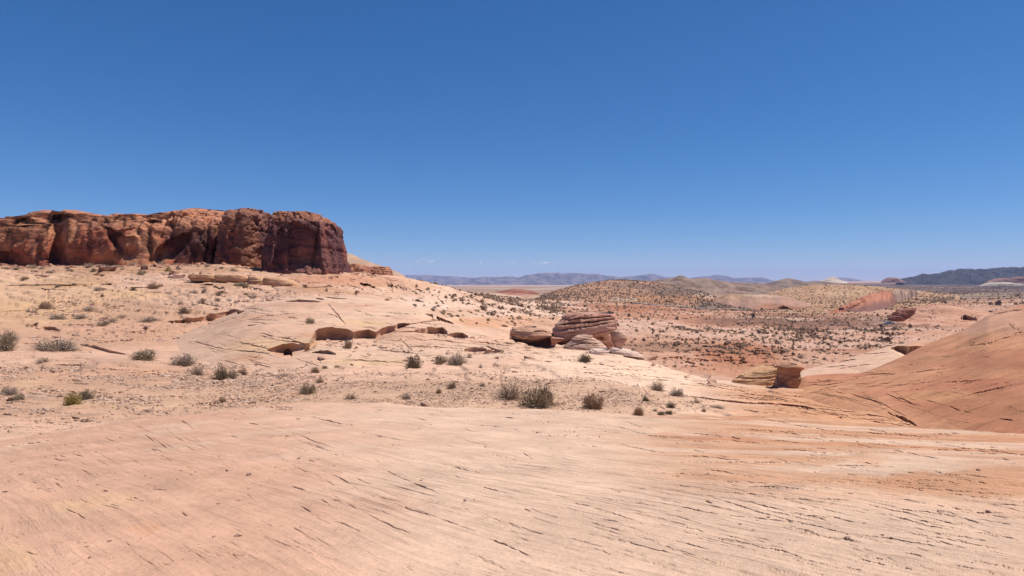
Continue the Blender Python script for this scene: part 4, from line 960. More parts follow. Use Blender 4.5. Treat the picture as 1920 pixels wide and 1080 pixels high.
o = rock("hoodoo", [(682, 1466, 1492), (684, 1460, 1500), (687, 1456, 1506), (690, 1459, 1504), (694, 1461, 1499), (700, 1460, 1497), (707, 1458, 1500), (714, 1456, 1499), (721, 1454, 1495), (728, 1453, 1492), (738, 1453, 1490)], 31.5, .6, M_red,
         bcol((.34, .165, .10), (.46, .26, .15)), e=2.8, na=160, nl=80, A=.09, bedA=.05, bedf=3.5, nf=1.3,
         carves=[((1457, 1462, 1470, 1478), (690, 692, 696, 704), (724, 726, 727, 726), .35)])
tag(o, "short dark red rock pillar with a wider cap below the red slope", "rock pillar")
o = rock("yellow_rock", [(686, 1438, 1456), (688, 1426, 1460), (693, 1415, 1461), (700, 1400, 1460), (707, 1388, 1458), (714, 1378, 1456), (722, 1372, 1456), (732, 1370, 1456)], 33.2, 1.0, M_red, bcol((.52, .285, .15), (.58, .36, .2)), e=2.5, na=160, nl=60, A=.08, bedA=.05, bedf=4, nf=1.2, tilt=(-.12, 0),
         carves=[((1374, 1382, 1394), (704, 702, 704), (710, 711, 711), .4)])
tag(o, "yellow streaked sloping rock leaning on the dark red pillar", "rock")

# ridge and knobs in the valley, far red rocks
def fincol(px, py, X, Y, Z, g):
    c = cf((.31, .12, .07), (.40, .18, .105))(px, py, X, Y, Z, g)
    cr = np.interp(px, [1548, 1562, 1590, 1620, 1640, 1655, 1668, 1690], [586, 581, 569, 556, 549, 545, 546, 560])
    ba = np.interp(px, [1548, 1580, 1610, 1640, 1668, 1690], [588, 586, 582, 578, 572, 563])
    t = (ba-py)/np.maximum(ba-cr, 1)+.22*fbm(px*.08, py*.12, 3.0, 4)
    return mixc(c, np.array((.16, .082, .066), F)+0*c, .85*(1-sstep(.35, .5, t))*sstep(1575, 1600, px))  # lower face coloured darker: greyer rock plus its shade painted in
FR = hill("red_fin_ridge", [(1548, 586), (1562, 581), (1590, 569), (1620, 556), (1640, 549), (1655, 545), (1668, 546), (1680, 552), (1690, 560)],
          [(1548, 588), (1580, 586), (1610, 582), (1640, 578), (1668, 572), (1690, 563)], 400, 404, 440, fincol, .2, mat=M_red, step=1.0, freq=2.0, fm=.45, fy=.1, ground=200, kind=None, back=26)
rand_ledges(FR[0], 14, 1575, 1668, ([1575, 1620, 1668], [578, 567, 556]), ([1575, 1668], [584, 572]), lambda x, y: -.1, (6, 18), (3, 7), 341, .6)
FR[2].data.vertices.foreach_set("co", np.ascontiguousarray(FR[0].reshape(-1, 3), F).ravel())
o = FR[2]
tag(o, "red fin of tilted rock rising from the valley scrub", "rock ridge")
KR = hill("pale_knob_ridge", [(1664, 562), (1670, 554), (1676, 549), (1683, 544), (1692, 543), (1697, 548), (1702, 544), (1712, 543), (1716, 548), (1721, 544), (1727, 547), (1731, 556)],
          [(1664, 572), (1690, 567), (1710, 561), (1731, 557)], 500, 520, 800, cf((.42, .29, .22), (.20, .12, .09)), .3, mat=M_red, step=.8, freq=1.5, fm=.75, fy=.4, ground=200, kind=None, back=22, blur=1, rows=(50, 8))
tag(KR[2], "row of pale lumpy knobs ending the red fin ridge", "rock ridge")
o = rock("rock_outcrop", [(577, 1700, 1714), (581, 1688, 1712), (588, 1680, 1708), (595, 1672, 1700), (601, 1668, 1690)], 186, 3, M_red, bcol((.30, .12, .08), (.38, .18, .12), .3), na=120, nl=40, A=.5, bedA=.3, bedf=1, nf=.3, tilt=(.3, 0))
tag(o, "dark red broken rock face behind the parked car", "rock outcrop")
for lv, Yk, lab in [
    ([(520, 1667, 1670), (521, 1664, 1680), (524, 1660, 1686), (527, 1656, 1692), (530, 1654, 1694)], 3300, "lone red butte on the skyline beside the dark mountain"),
    ([(521.5, 1872, 1884), (524, 1862, 1892), (528, 1852, 1898), (533, 1848, 1900)], 2600, "red rocks with pale foot below the dark mountain"),
    ([(519, 1902, 1930), (522, 1898, 1950), (528, 1892, 1960), (533, 1888, 1964)], 2500, "taller red rocks at the frame edge below the dark mountain")]:
    o = rock("red_butte", lv, Yk, 30, M_far, bcol((.27, .13, .10), (.38, .22, .16), .02), na=90, nl=36, A=8, bedA=2, bedf=.05, nf=.02)
    tag(o, lab, "rock outcrop")
o = rock("pale_outcrop", [(529, 1860, 1880), (531, 1850, 1900), (533, 1842, 1930), (536, 1838, 1950)], 2400, 24, M_far, bcol((.5, .4, .28), (.6, .5, .38), .02), na=90, nl=20, A=5, bedA=1, bedf=.05, nf=.03)
tag(o, "cream strip of rock below the far red rocks", "rock outcrop")

# ---------------------------------------------------------------- shrubs
random.seed(5)
def quads_mesh(name, Q, mat):
    Q = np.asarray(Q, F)
    V = Q.reshape(-1, 3)
    f = np.arange(len(V)).reshape(-1, 4)
    me = mesh_np(name, V, f, mat, smooth=False)
    d = me.data
    bpy.data.objects.remove(me)
    return d

def twig_quads(rg, n, spread, up, w0, curve=.3, base=.12, lmin=.55):
    out = []
    for i in range(n):
        a = rg.uniform(0, 2*np.pi); el = np.arccos(rg.uniform(up, .98))
        L = rg.uniform(lmin, 1.0)
        d = np.array([np.cos(a)*np.sin(el)*spread, np.sin(a)*np.sin(el)*spread, np.cos(el)])
        b = np.array([rg.normal()*base, rg.normal()*base, -.03])
        bend = rg.normal(size=3)*curve*.4
        side = np.cross(d, rg.normal(size=3)); side /= np.linalg.norm(side)+1e-6
        pts = [b+d*L*t+bend*t*t for t in (0, .5, 1)]
        ws = (w0, w0*.75, w0*.3)
        for k in range(2):
            p0, p1 = pts[k], pts[k+1]
            out.append([p0-side*ws[k], p0+side*ws[k], p1+side*ws[k+1], p1-side*ws[k+1]])
    return out

def leaf_quads(rg, n, spread, up, s0, inner=.35, lumps=9):
    cen = []
    for i in range(lumps):
        a = rg.uniform(0, 2*np.pi); el = np.arccos(rg.uniform(up, .95)); r = rg.uniform(.45, .8)
        cen.append((np.array([np.cos(a)*np.sin(el)*spread, np.sin(a)*np.sin(el)*spread, np.cos(el)])*r, rg.uniform(.22, .4)))
    out = []
    for i in range(n):
        c, rr = cen[rg.randint(lumps)]
        v = rg.normal(size=3); v /= np.linalg.norm(v)
        p = c+v*rr*rg.uniform(inner, 1)**.6
        p[2] = max(p[2], .02)
        d = v*.8+np.array([0, 0, .5])+rg.normal(size=3)*.5; d /= np.linalg.norm(d)
        s = np.cross(d, rg.normal(size=3)); s /= np.linalg.norm(s)+1e-6
        L = s0*rg.uniform(.7, 1.8); w = s0*rg.uniform(.25, .5)
        out.append([p-s*w, p+s*w, p+d*L+s*w*.4, p+d*L-s*w*.4])
    return out

KM = {
    'olive': leaf_material("olive_shrub_leaves", (.24, .175, .11), (.42, .32, .21)),
    'grey': leaf_material("grey_shrub_leaves", (.27, .205, .155), (.46, .36, .28)),
    'pale': leaf_material("pale_dry_shrub", (.34, .25, .175), (.50, .38, .27)),
    'brown': leaf_material("brown_shrub", (.25, .155, .095), (.43, .29, .185)),
    'dark': leaf_material("dark_shrub_leaves", (.14, .105, .065), (.27, .2, .13)),
    'yellow': leaf_material("yellow_green_shrub", (.28, .21, .06), (.42, .33, .11)),
    'tan': leaf_material("tan_grass_tuft", (.34, .20, .115), (.46, .30, .18)),
}
M_twig = leaf_material("dry_twigs", (.14, .10, .075), (.26, .2, .15))
VAR = {}
for ki, kind in enumerate(KM):
    for v in range(3):
        rg = np.random.RandomState(100+ki*10+v)
        if kind in ('pale',):
            lf = twig_quads(rg, 420, 1.05, .05, .016, .5, .2)+leaf_quads(rg, 350, 1.0, .05, .05)
        elif kind == 'tan':
            lf = twig_quads(rg, 700, .75, .25, .016, .3, .2, .7)
        elif kind in ('grey',):
            lf = leaf_quads(rg, 600, 1.0, .02, .07)+twig_quads(rg, 420, 1.12, .0, .014, .5, .22)
        else:
            lf = leaf_quads(rg, 850, 1.0, .05, .08)+twig_quads(rg, 380, 1.08, .05, .014, .45, .22, .7)
        st = twig_quads(rg, 60, 1.0, .05, .026, .4, .08, .4)
        VAR[(kind, v)] = (quads_mesh("foliage", lf, KM[kind]), quads_mesh("stems", st, M_twig))

def shrub(x, y, z, w, h, kind, label, group=None, parts=True, name="desert_shrub"):
    v = random.randrange(3)
    fol, st = VAR[(kind, v)]
    rot = random.uniform(0, 6.28)
    sc_ = (w*.5, w*.5, h*.92)
    if parts:
        e = bpy.data.objects.new(name, None); C.objects.link(e)
        e.location = (x, y, z); e.rotation_euler = (0, 0, rot); e.scale = sc_
        for n_, d_ in (("foliage", fol), ("stems", st)):
            c = bpy.data.objects.new(n_, d_); C.objects.link(c); c.parent = e
    else:
        e = bpy.data.objects.new(name, fol); C.objects.link(e)
        e.location = (x, y, z); e.rotation_euler = (0, 0, rot); e.scale = sc_
    tag(e, label, "shrub", group)
    return e

GS = "shrubs growing on the gravel and slickrock"
near = [
    (1010, 764, 74, 54, 'olive', "largest bushy olive shrub at the front edge of the gravel"),
    (954, 749, 66, 36, 'pale', "pale dry shrub touching the largest olive shrub on the gravel edge"),
    (1113, 766, 42, 38, 'brown', "brownish upright shrub standing alone beside the largest olive shrub"),
    (1197, 779, 26, 21, 'tan', "round tan grass tuft on the slab edge, nearest of the tufts"),
    (1233, 733, 34, 22, 'pale', "sparse leggy twig bush standing on the cream slab below the crest"),
    (1270, 743, 32, 20, 'grey', "grey twiggy bush with one long stick, beside the sparse leggy bush"),
    (1211, 752, 16, 12, 'dark', "small dark knobbly plant on bare sand above the round tan tuft"),
    (1259, 764, 20, 14, 'dark', "dark plant topmost in the little cluster on the sand"),
    (1228, 771, 11, 7, 'dark', "tiny dark plant at the tan tuft side of the little cluster"),
    (1240, 778, 15, 10, 'dark', "low dark plant at the bottom of the little cluster on the sand"),
    (1253, 777, 17, 11, 'dark', "low dark plant bottom right in the little cluster on the sand"),
    (1319, 772, 10, 9, 'brown', "tiny brown tuft at the pointed end of the gravel"),
    (1306, 756, 16, 10, 'pale', "pale thin tuft where the gravel narrows to a point"),
    (1345, 766, 34, 8, 'pale', "flat spread of dry stalks at the pointed end of the gravel"),
    (845, 729, 19, 18, 'olive', "small upright olive shrub on the open gravel flat"),
    (821, 737, 13, 14, 'tan', "little tan tuft beside the small upright olive shrub"),
    (904, 724, 13, 12, 'pale', "faint pale tuft on the gravel behind the pale dry shrub"),
    (761, 749, 20, 15, 'grey', "low grey tuft at the front edge of the gravel flat"),
    (773, 690, 34, 27, 'dark', "dark green shrub at the foot of the dome beside the grey pair"),
    (825, 683, 27, 20, 'olive', "olive half of the shrub pair at the foot of the dome"),
    (853, 685, 44, 28, 'grey', "grey half of the shrub pair at the foot of the dome"),
    (879, 673, 10, 14, 'grey', "thin grey sprig poking up behind the grey shrub pair"),
    (573, 739, 34, 25, 'olive', "olive shrub with a sharp shadow on the gravel near the slab"),
    (598, 717, 19, 15, 'pale', "pale ball of dry twigs behind the olive shrub on gravel"),
    (655, 749, 28, 14, 'pale', "sparse flattened dry bush at the slab edge"),
    (588, 698, 20, 13, 'brown', "brown shrub below the smallest cave of the dome"),
    (608, 691, 13, 8, 'brown', "tiny brown tuft directly above the brown shrub below the caves"),
    (632, 690, 17, 7, 'olive', "low olive tuft below the cave ledge of the dome"),
    (721, 684, 12, 11, 'pale', "small pale tuft at the dome foot near the dark green shrub"),
    (530, 706, 20, 9, 'pale', "low silvery cushion plant on rubble below the dome"),
    (412, 713, 30, 34, 'dark', "dark brown tall shrub in the rubble, biggest of the three clumped together"),
    (433, 711, 24, 26, 'pale', "pale dry middle shrub of the three clumped together"),
    (452, 704, 20, 17, 'brown', "brown end shrub of the three clumped together"),
    (368, 703, 30, 21, 'pale', "pale bare bush between the purplish shrub and the dark clump"),
    (338, 686, 54, 28, 'grey', "purplish grey shrub at the foot of the pale rock flank"),
    (264, 675, 50, 22, 'olive', "broad olive shrub below the dark ledge crack"),
    (92, 657, 86, 28, 'grey', "wide low grey green shrub mass on the rubble terrace"),
    (3, 658, 40, 42, 'olive', "tall olive shrub cut by the frame edge"),
    (12, 640, 30, 24, 'grey', "grey shrub just behind the tall olive shrub at the frame edge"),
    (76, 681, 30, 13, 'pale', "thin pale bush on smooth rock below the wide grey shrub"),
    (12, 741, 34, 20, 'grey', "grey shrub at the frame edge above the slab"),
    (30, 750, 26, 14, 'olive', "low olive shrub beside the grey shrub above the slab"),
    (132, 759, 32, 30, 'yellow', "bright yellow green shrub on the rubble terrace"),
    (157, 750, 30, 22, 'dark', "dark shrub grown against the yellow green shrub"),
    (413, 752, 18, 10, 'brown', "sparse little brown plant on rubble near the slab ledge"),
    (1096, 679, 29, 20, 'dark', "dense dark green shrub beside the cream ledge blocks"),
    (980, 664, 11, 6, 'olive', "tiny olive tuft on the crest below the flat red rock"),
    (900, 690, 8, 10, 'pale', "thin pale stalk on bare rock beside the grey pair"),
    (83, 579, 28, 17, 'brown', "brown olive bush with a dark shadow on the yellow rock"),
    (162, 580, 28, 13, 'grey', "grey bush midway up the hillside, rounder than the one below it"),
    (103, 598, 32, 13, 'grey', "long low grey bush on the pink hillside rock"),
    (148, 596, 28, 13, 'grey', "grey bush directly below the rounder grey bush"),
    (190, 611, 26, 14, 'olive', "pale olive bush on rocks at the hillside bottom"),
    (209, 603, 20, 11, 'pale', "pale wispy bush touching the pale olive one"),
    (275, 604, 46, 12, 'grey', "long row of low grey twigs beside the crescent alcove"),
    (342, 588, 26, 15, 'olive', "olive bush just above the crescent alcove"),
    (181, 545, 20, 11, 'grey', "grey green bush at the end of the dark ledge line"),
    (247, 545, 13, 8, 'dark', "small dark bush above the yellow rock streak"),
    (288, 541, 31, 15, 'brown', "large brown olive bush high on the hillside below the rim"),
    (190, 556, 8, 7, 'dark', "single dark dot of a bush on the pink hillside"),
    (263, 512, 20, 12, 'olive', "round green bush on the sandy rise under the cliff"),
    (313, 509, 17, 10, 'yellow', "round yellowish bush on the sandy rise under the cliff"),
    (381, 548, 12, 13, 'grey', "upright grey bush below the ledge blocks"),
    (411, 550, 20, 12, 'dark', "dark bush right below the long cracked ledge block"),
    (360, 550, 19, 7, 'grey', "flat grey bush beside the upright grey bush"),
    (450, 537, 26, 11, 'olive', "olive bush in the shade of the small leaning block"),
    (570, 539, 13, 9, 'tan', "tan tuft beside the long drooping ledge block"),
]
for px_, py_, w_, h_, kind, lab in near:
    x, y, z = ground_at(px_, py_, ymin=15)
    # things in front of the dome foot use the land; clip the dome if it is nearer
    k = y/FPX
    big_ = w_*h_ > 250
    shrub(x, y+w_*k*.2, z-.02, w_*k, h_*k*1.05, kind, lab, GS, parts=big_)
for px_, py_, w_, h_, kind, lab in [(581, 605, 18, 12, 'olive', "single olive tuft growing on the bare upper dome"), (655, 649, 18, 17, 'brown', "brown bush growing in the mouth of the dome cave")]:
    x, y, z = ground_at(px_, py_, P=D, cc=colsD, PY=DPY)
    if py_ > 640: y -= 0.4
    k = y/FPX
    shrub(x, y, z-.03, w_*k, h_*k, kind, lab, GS, parts=False)
# bushes along the foot of the cliff
for px_, py_, w_, h_, kind in [(30, 503, 20, 7, 'pale'), (12, 502, 18, 6, 'pale'), (62, 500, 26, 9, 'pale'), (80, 500, 14, 5, 'pale'), (165, 500, 18, 10, 'pale'), (185, 499, 13, 7, 'pale'), (203, 502, 15, 8, 'grey'), (219, 500, 14, 6, 'grey'), (249, 497, 17, 7, 'pale'),
                               (272, 497, 13, 6, 'pale'), (300, 496, 17, 7, 'pale'), (330, 495, 13, 6, 'pale'), (370, 496, 11, 5, 'pale'), (388, 498, 13, 6, 'pale'), (437, 508, 20, 9, 'pale'), (415, 500, 12, 5, 'grey'), (346, 496, 10, 5, 'grey')]:
    x, y, z = ground_at(px_, py_+1); k = y/FPX
    shrub(x, y, z-.02, w_*k, h_*k*1.1, kind, "round bleached bush in the row at the foot of the cliff wall", "bleached bushes along the cliff foot", parts=False)
for px_, py_, w_, h_, kind in [(94, 510, 17, 7, 'grey'), (176, 508, 13, 8, 'olive'), (182, 513, 13, 6, 'brown'), (228, 506, 10, 6, 'pale'), (134, 508, 9, 4, 'olive'), (45, 523, 16, 7, 'brown'), (68, 536, 12, 6, 'olive'), (108, 538, 14, 6, 'olive'), (80, 518, 8, 4, 'brown'),
                               (332, 503, 6, 5, 'olive'), (380, 565, 14, 10, 'olive'), (407, 565, 12, 8, 'olive'), (228, 593, 18, 8, 'pale'), (338, 568, 14, 7, 'pale'), (64, 587, 10, 6, 'brown'), (52, 585, 12, 7, 'pale'), (404, 578, 12, 6, 'olive'), (258, 581, 12, 6, 'grey'),
                               (475, 556, 16, 8, 'grey'), (500, 548, 10, 6, 'pale'), (430, 565, 9, 5, 'grey'), (612, 545, 4, 8, 'brown'), (460, 553, 10, 5, 'olive'), (520, 551, 9, 5, 'pale')]:
    x, y, z = ground_at(px_, py_, ymin=30); k = y/FPX
    shrub(x, y, z-.02, w_*k, h_*k*1.1, kind, "small scattered bush on the hillside between the cliff and the dome", "scattered hillside bushes", parts=False)
rg = np.random.RandomState(77)
def scatter_ind(n, x0, x1, y0, y1, wm, kinds, label, group, ymin=55, ok=None):
    c = 0
    while c < n:
        px_, py_ = rg.uniform(x0, x1), rg.uniform(y0, y1)
        if ok and not ok(px_, py_): continue
        x, y, z = ground_at(px_, py_, ymin=ymin)
        q = GPY[:, int(np.clip(np.searchsorted(colsG, px_), 1, len(colsG)-1))]
        if not (q[G[:, 5, 1] > 0].min() < py_): continue
        w = wm*rg.uniform(.55, 1.35)
        shrub(x, y, z-.03, w, w*rg.uniform(.5, .75), kinds[rg.randint(len(kinds))], label, group, parts=False)
        c += 1
hs = lambda a, b: b > np.interp(a, [640, 735, 800, 860, 960, 1050], [512, 519, 531, 547, 560, 575])
scatter_ind(95, 760, 1045, 535, 625, .5, ['dark', 'olive', 'olive', 'grey'], "small dark bush dotted over the pale slope that falls to the valley", "bushes on the pale valley slope", ok=lambda a, b: hs(a, b) and b < np.interp(a, [760, 800, 850, 960, 1045], [568, 582, 602, 618, 622]))
scatter_ind(90, 1180, 1660, 605, 700, .46, ['dark', 'olive', 'dark', 'brown', 'grey'], "small dark bush among the red ledges of the near valley", "bushes in the near valley", ok=lambda a, b: b < np.interp(a, [1180, 1230, 1300, 1400, 1500, 1660], [655, 676, 698, 690, 690, 655]))

# far scrub: too many to count
def blob_field(name, pts, rad, mat, seed, hk=.7):
    rg = np.random.RandomState(seed)
    n = len(pts)
    # two stacked rings and an apex, jittered
    k = 7
    a = np.linspace(0, 2*np.pi, k, endpoint=False)
    u = np.concatenate([np.stack([np.cos(a), np.sin(a), 0*a-.05], -1), np.stack([.85*np.cos(a+.4), .85*np.sin(a+.4), 0*a+.5], -1), [[0, 0, .95]]])
    J = 1+.38*rg.normal(size=(n, len(u), 1))
    V = u[None]*J*np.stack([rad, rad*rg.uniform(.8, 1.2, n), rad*hk*2*rg.uniform(.7, 1.2, n)], -1)[:, None]+pts[:, None]
    f = []
    for i in range(k):
        j = (i+1) % k
        f += [(i, j, k+j), (i, k+j, k+i), (k+i, k+j, 2*k)]
    f = np.array(f)
    FF = (f[None]+(np.arange(n)*len(u))[:, None, None]).reshape(-1, 3)
    o = mesh_np(name, V.reshape(-1, 3), FF, mat, smooth=False)
    return tag(o, kind="stuff")

def pick(P, PXY, n, x0, x1, y0, y1, seed, dens=None):
    rg = np.random.RandomState(seed)
    X, Y, Z = (P[..., i] for i in range(3)); px, py = PXY
    dx = np.gradient(X, axis=1); dy = np.abs(np.gradient(Y, axis=0))
    w = np.abs(dx*dy)*(px > x0)*(px < x1)*(py > y0)*(py < y1)
    if dens is not None: w = w*dens(px, py, X, Y)
    w = w.ravel(); w /= w.sum()
    i = rg.choice(len(w), size=n, p=w)
    p = P.reshape(-1, 3)[i].copy()
    j = rg.uniform(-.5, .5, (n, 2))
    p[:, 0] += j[:, 0]*dx.ravel()[i]; p[:, 1] += j[:, 1]*dy.ravel()[i]
    return p
GP = (GPX, GPY)
dn = lambda px, py, X, Y: .08+sstep(-.1, .3, fbm(X*.03, Y*.03, 55.0, 3)+.4*fbm(X*.006, Y*.012, 56.0, 3))**1.5
scrubm = leaf_material("far_scrub", (.15, .095, .06), (.27, .18, .12))
pts = np.concatenate([
    pick(G, GP, 1700, 740, 1060, 525, 600, 1, lambda px, py, X, Y: (dn(px, py, X, Y)+2*sstep(-.02, .22, fbm(X*.10+Y*.03, Y*.035-X*.02, 83.0, 5)))*(Y > 105)*(Y < 420)),
    pick(G, GP, 2600, 1030, 1960, 566, 640, 2, lambda px, py, X, Y: (.1+dn(px, py, X, Y))*(Y > 150)),
    pick(G, GP, 900, 1040, 1500, 575, 600, 3), pick(G, GP, 900, 1380, 1960, 588, 625, 4),
    pick(G, GP, 900, 1180, 1680, 612, 690, 12, lambda px, py, X, Y: dn(px, py, X, Y)*(Y > 55)),
    pick(G, GP, 500, 60, 760, 500, 600, 13, lambda px, py, X, Y: dn(px, py, X, Y)*(Y > 50))])
d_ = pts[:, 1]
rad = np.random.RandomState(3).lognormal(-1.05, .35, len(pts))*np.where(d_ < 110, .36, np.where(d_ < 200, .7, 1))
blob_field("desert_scrub", pts, rad, scrubm, 11)
def hp(H): return project(H[0][..., 0], H[0][..., 1], H[0][..., 2])
p1 = pick(H1[0][:-9], tuple(a[:-9] for a in hp(H1)), 5200, 1000, 1430, 520, 590, 5)
blob_field("hill_scrub", p1, np.random.RandomState(4).lognormal(-1.0, .35, len(p1)), scrubm, 12)
p4 = pick(H4[0][:-9], tuple(a[:-9] for a in hp(H4)), 3800, 1400, 1790, 528, 590, 6)
blob_field("hill_scrub", p4, np.random.RandomState(5).lognormal(-.9, .3, len(p4)), scrubm, 13)
p5 = pick(G, GP, 5000, 1560, 1960, 529, 572, 7, lambda px, py, X, Y: dn(px*1, py, X*.4, Y*.4)*(Y > 450)*(Y < 3000))
blob_field("plain_scrub", p5, np.random.RandomState(6).lognormal(-.45, .4, len(p5)), scrubm, 14)

# gravel: stones of the flat
M_stone = bpy.data.materials.new("gravel_stone"); M_stone.use_nodes = True
_p = M_stone.node_tree.nodes["Principled BSDF"]; _p.inputs["Roughness"].default_value = .95
_a = N(M_stone.node_tree, "ShaderNodeAttribute", attribute_name="Col"); M_stone.node_tree.links.new(_a.outputs["Color"], _p.inputs["Base Color"])
def stones(name, pts, rad, seed, c1, c2):
    rg = np.random.RandomState(seed); n = len(pts)
    u = np.array([(1, 0, 0), (-1, 0, 0), (0, 1, 0), (0, -1, 0), (.6, .6, .55), (-.6, .5, .6), (.1, -.6, .65), (0, 0, -.6)])
    f = np.array([(0, 2, 4), (2, 1, 5), (2, 5, 4), (1, 3, 5), (3, 6, 5), (3, 0, 6), (0, 4, 6), (4, 5, 6)])
    a = rg.uniform(0, 6.28, n); ca, sa = np.cos(a), np.sin(a)
    J = u[None]*(1+.3*rg.normal(size=(n, 8, 1)))*rad[:, None, None]*np.stack([rg.uniform(.8, 1.5, n), rg.uniform(.6, 1.1, n), rg.uniform(.5, 1.0, n)], -1)[:, None]
    V = np.stack([J[..., 0]*ca[:, None]-J[..., 1]*sa[:, None], J[..., 0]*sa[:, None]+J[..., 1]*ca[:, None], J[..., 2]], -1)+pts[:, None]
    w = rg.uniform(0, 1, (n, 1, 1))
    col = np.broadcast_to((np.array(c1)*(1-w)+np.array(c2)*w), (n, 8, 3))
    o = mesh_np(name, V.reshape(-1, 3), (f[None]+(np.arange(n)*8)[:, None, None]).reshape(-1, 3), M_stone, col.reshape(-1, 3).astype(F), smooth=False)
    return tag(o, kind="stuff")
gd = lambda px, py, X, Y: gravel_w(px, py, X, Y)
def gravel_w(px, py, X, Y):
    return sstep(0, 12, py-np.interp(px, *GTOP)+8*fbm(X*.3, Y*.3, 4, 3))*(sstep(688, 712, py+10*fbm(X*.3, Y*.3, 2, 3))*sstep(300, 420, px)*(1-sstep(1240, 1390, px+.9*(py-740))))*(.12+sstep(-.15, .3, fbm(X*.45, Y*.45, 71.0, 3)+.5*np.exp(-((px-860)/90)**2-((py-750)/16)**2)))*(Y < 33)
p = pick(G, GP, 15000, 300, 1400, 686, 790, 21, gd)
stones("gravel", p, np.random.RandomState(8).lognormal(-3.75, .42, len(p)), 31, (.22, .125, .085), (.54, .36, .25))
p = pick(G, GP, 11000, -40, 560, 680, 830, 22, lambda px, py, X, Y: (Y < 34)*sstep(-.1, .3, fbm(X*.4, Y*.4+X*.1, 73.0, 3)))
stones("rubble", p, np.random.RandomState(9).lognormal(-3.5, .5, len(p)), 32, (.30, .19, .13), (.52, .35, .25))
p = np.concatenate([pick(G, GP, 2500, 60, 760, 500, 640, 23, lambda px, py, X, Y: (Y > 34)*(Y < 110)*dn(px, py, X, Y)), pick(G, GP, 3000, 1180, 1700, 605, 700, 24, lambda px, py, X, Y: (Y > 45)*(Y < 260)*dn(px, py, X, Y))])
stones("rubble", p, np.random.RandomState(10).lognormal(-2.6, .5, len(p)), 33, (.24, .13, .09), (.5, .32, .23))
p = pick(G, GP, 900, -20, 740, 492, 522, 26, lambda px, py, X, Y: (Y > 78)*(Y < 105)*(.15+sstep(86, 96, Y)))
stones("talus", p, np.random.RandomState(12).lognormal(-1.75, .6, len(p)), 35, (.16, .07, .05), (.42, .2, .12))
p = pick(G, GP, 110, 900, 1260, 640, 690, 27, lambda px, py, X, Y: (Y > 30)*(Y < 46))
stones("rubble", p, np.random.RandomState(13).lognormal(-2.5, .6, len(p)), 36, (.34, .17, .11), (.54, .34, .24))
DP = project(D[..., 0], D[..., 1], D[..., 2])
p = pick(D, DP, 420, 480, 960, 628, 690, 28, lambda px, py, X, Y: (Y < 40)*sstep(-.1, .3, fbm(X*.5, Y*.5, 79.0, 3)))
stones("rubble", p, np.random.RandomState(14).lognormal(-2.9, .55, len(p)), 37, (.34, .19, .12), (.56, .36, .25))
SP = project(S[..., 0], S[..., 1], S[..., 2])
p = pick(S, SP, 420, 0, 1920, 760, 1080, 25, lambda px, py, X, Y: (Y > 3)*np.clip(fbm(X*.5, Y*.5, 77.0, 3), 0, 1)**2)
stones("pebbles", p, np.random.RandomState(11).lognormal(-4.4, .45, len(p)), 34, (.16, .09, .065), (.36, .22, .16))

# ---------------------------------------------------------------- road and car
def ribbon(name, pts, half, mat, lift=.25):
    a = np.array([ground_at(x, y, ymin=150) for x, y in pts])
    t = np.linspace(0, 1, 60); s = np.linspace(0, 1, len(a))
    c = np.stack([np.interp(t, s, a[:, i]) for i in range(3)], -1)
    for i in range(3): c[:, i] = smooth_line(c[:, i], 4)
    d = np.gradient(c, axis=0); d[:, 2] = 0; d /= np.linalg.norm(d, axis=1, keepdims=True)
    nrm = np.stack([-d[:, 1], d[:, 0], 0*d[:, 0]], -1)
    Pq = np.stack([c-nrm*half*1.3+[0, 0, -.8], c-nrm*half+[0, 0, lift], c+nrm*half+[0, 0, lift], c+nrm*half*1.3+[0, 0, -.8]], 1)
    o = mesh_np(name, Pq.reshape(-1, 3), grid_faces(60, 4), mat, smooth=False)
    return tag(o, kind="structure")
M_road = plain_material("pale_asphalt", (.30, .25, .22), .9)
ribbon("road", [(1090, 565), (1150, 567.5), (1190, 569), (1225, 571.5), (1260, 574), (1300, 577), (1340, 579), (1400, 581)], 2.4, M_road, .6)

def box(V, Fc, x0, x1, y0, y1, z0, z1):
    b = len(V); V += [(x, y, z) for z in (z0, z1) for x, y in ((x0, y0), (x1, y0), (x1, y1), (x0, y1))]
    Fc += [(b, b+3, b+2, b+1), (b+4, b+5, b+6, b+7), (b, b+1, b+5, b+4), (b+1, b+2, b+6, b+5), (b+2, b+3, b+7, b+6), (b+3, b, b+4, b+7)]
def prism(prof, w, z_in=0.0):
    """side profile (x, z) swept across the width, top narrowed by z_in"""
    n = len(prof); zs = [p[1] for p in prof]; lo, hi = min(zs), max(zs)
    V = []
    for sgn in (-1, 1):
        for x, z in prof: V.append((x, sgn*(w-z_in*(z-lo)/(hi-lo+1e-6)), z))
    Fc = [[i, (i+1) % n, n+(i+1) % n, n+i] for i in range(n)]
    return V, Fc, [list(range(n))[::-1], list(range(n, 2*n))]
def car_part(name, V, faces, mat, parent):
    me = bpy.data.meshes.new(name); me.from_pydata(V, [], faces); me.materials.append(mat); me.update()
    o = bpy.data.objects.new(name, me); C.objects.link(o); o.parent = parent
    return o
cx_, cy_, cz_ = ground_at(1667, 606.5, ymin=200)
car = bpy.data.objects.new("parked_car", None); C.objects.link(car)
car.location = (cx_, cy_, cz_+.25); car.rotation_euler = (0, 0, R(-4))
tag(car, "pale silver car parked in the valley scrub below the red dome", "car")
M_paint = plain_material("silver_paint", (.5, .52, .51), .4); M_glass = plain_material("dark_car_glass", (.03, .035, .045), .08); M_tyre = plain_material("tyre_rubber", (.025, .025, .025), .8); M_rim = plain_material("wheel_rim", (.4, .4, .42), .35, .8); M_lamp = plain_material("lamp_lens", (.6, .6, .6), .15)
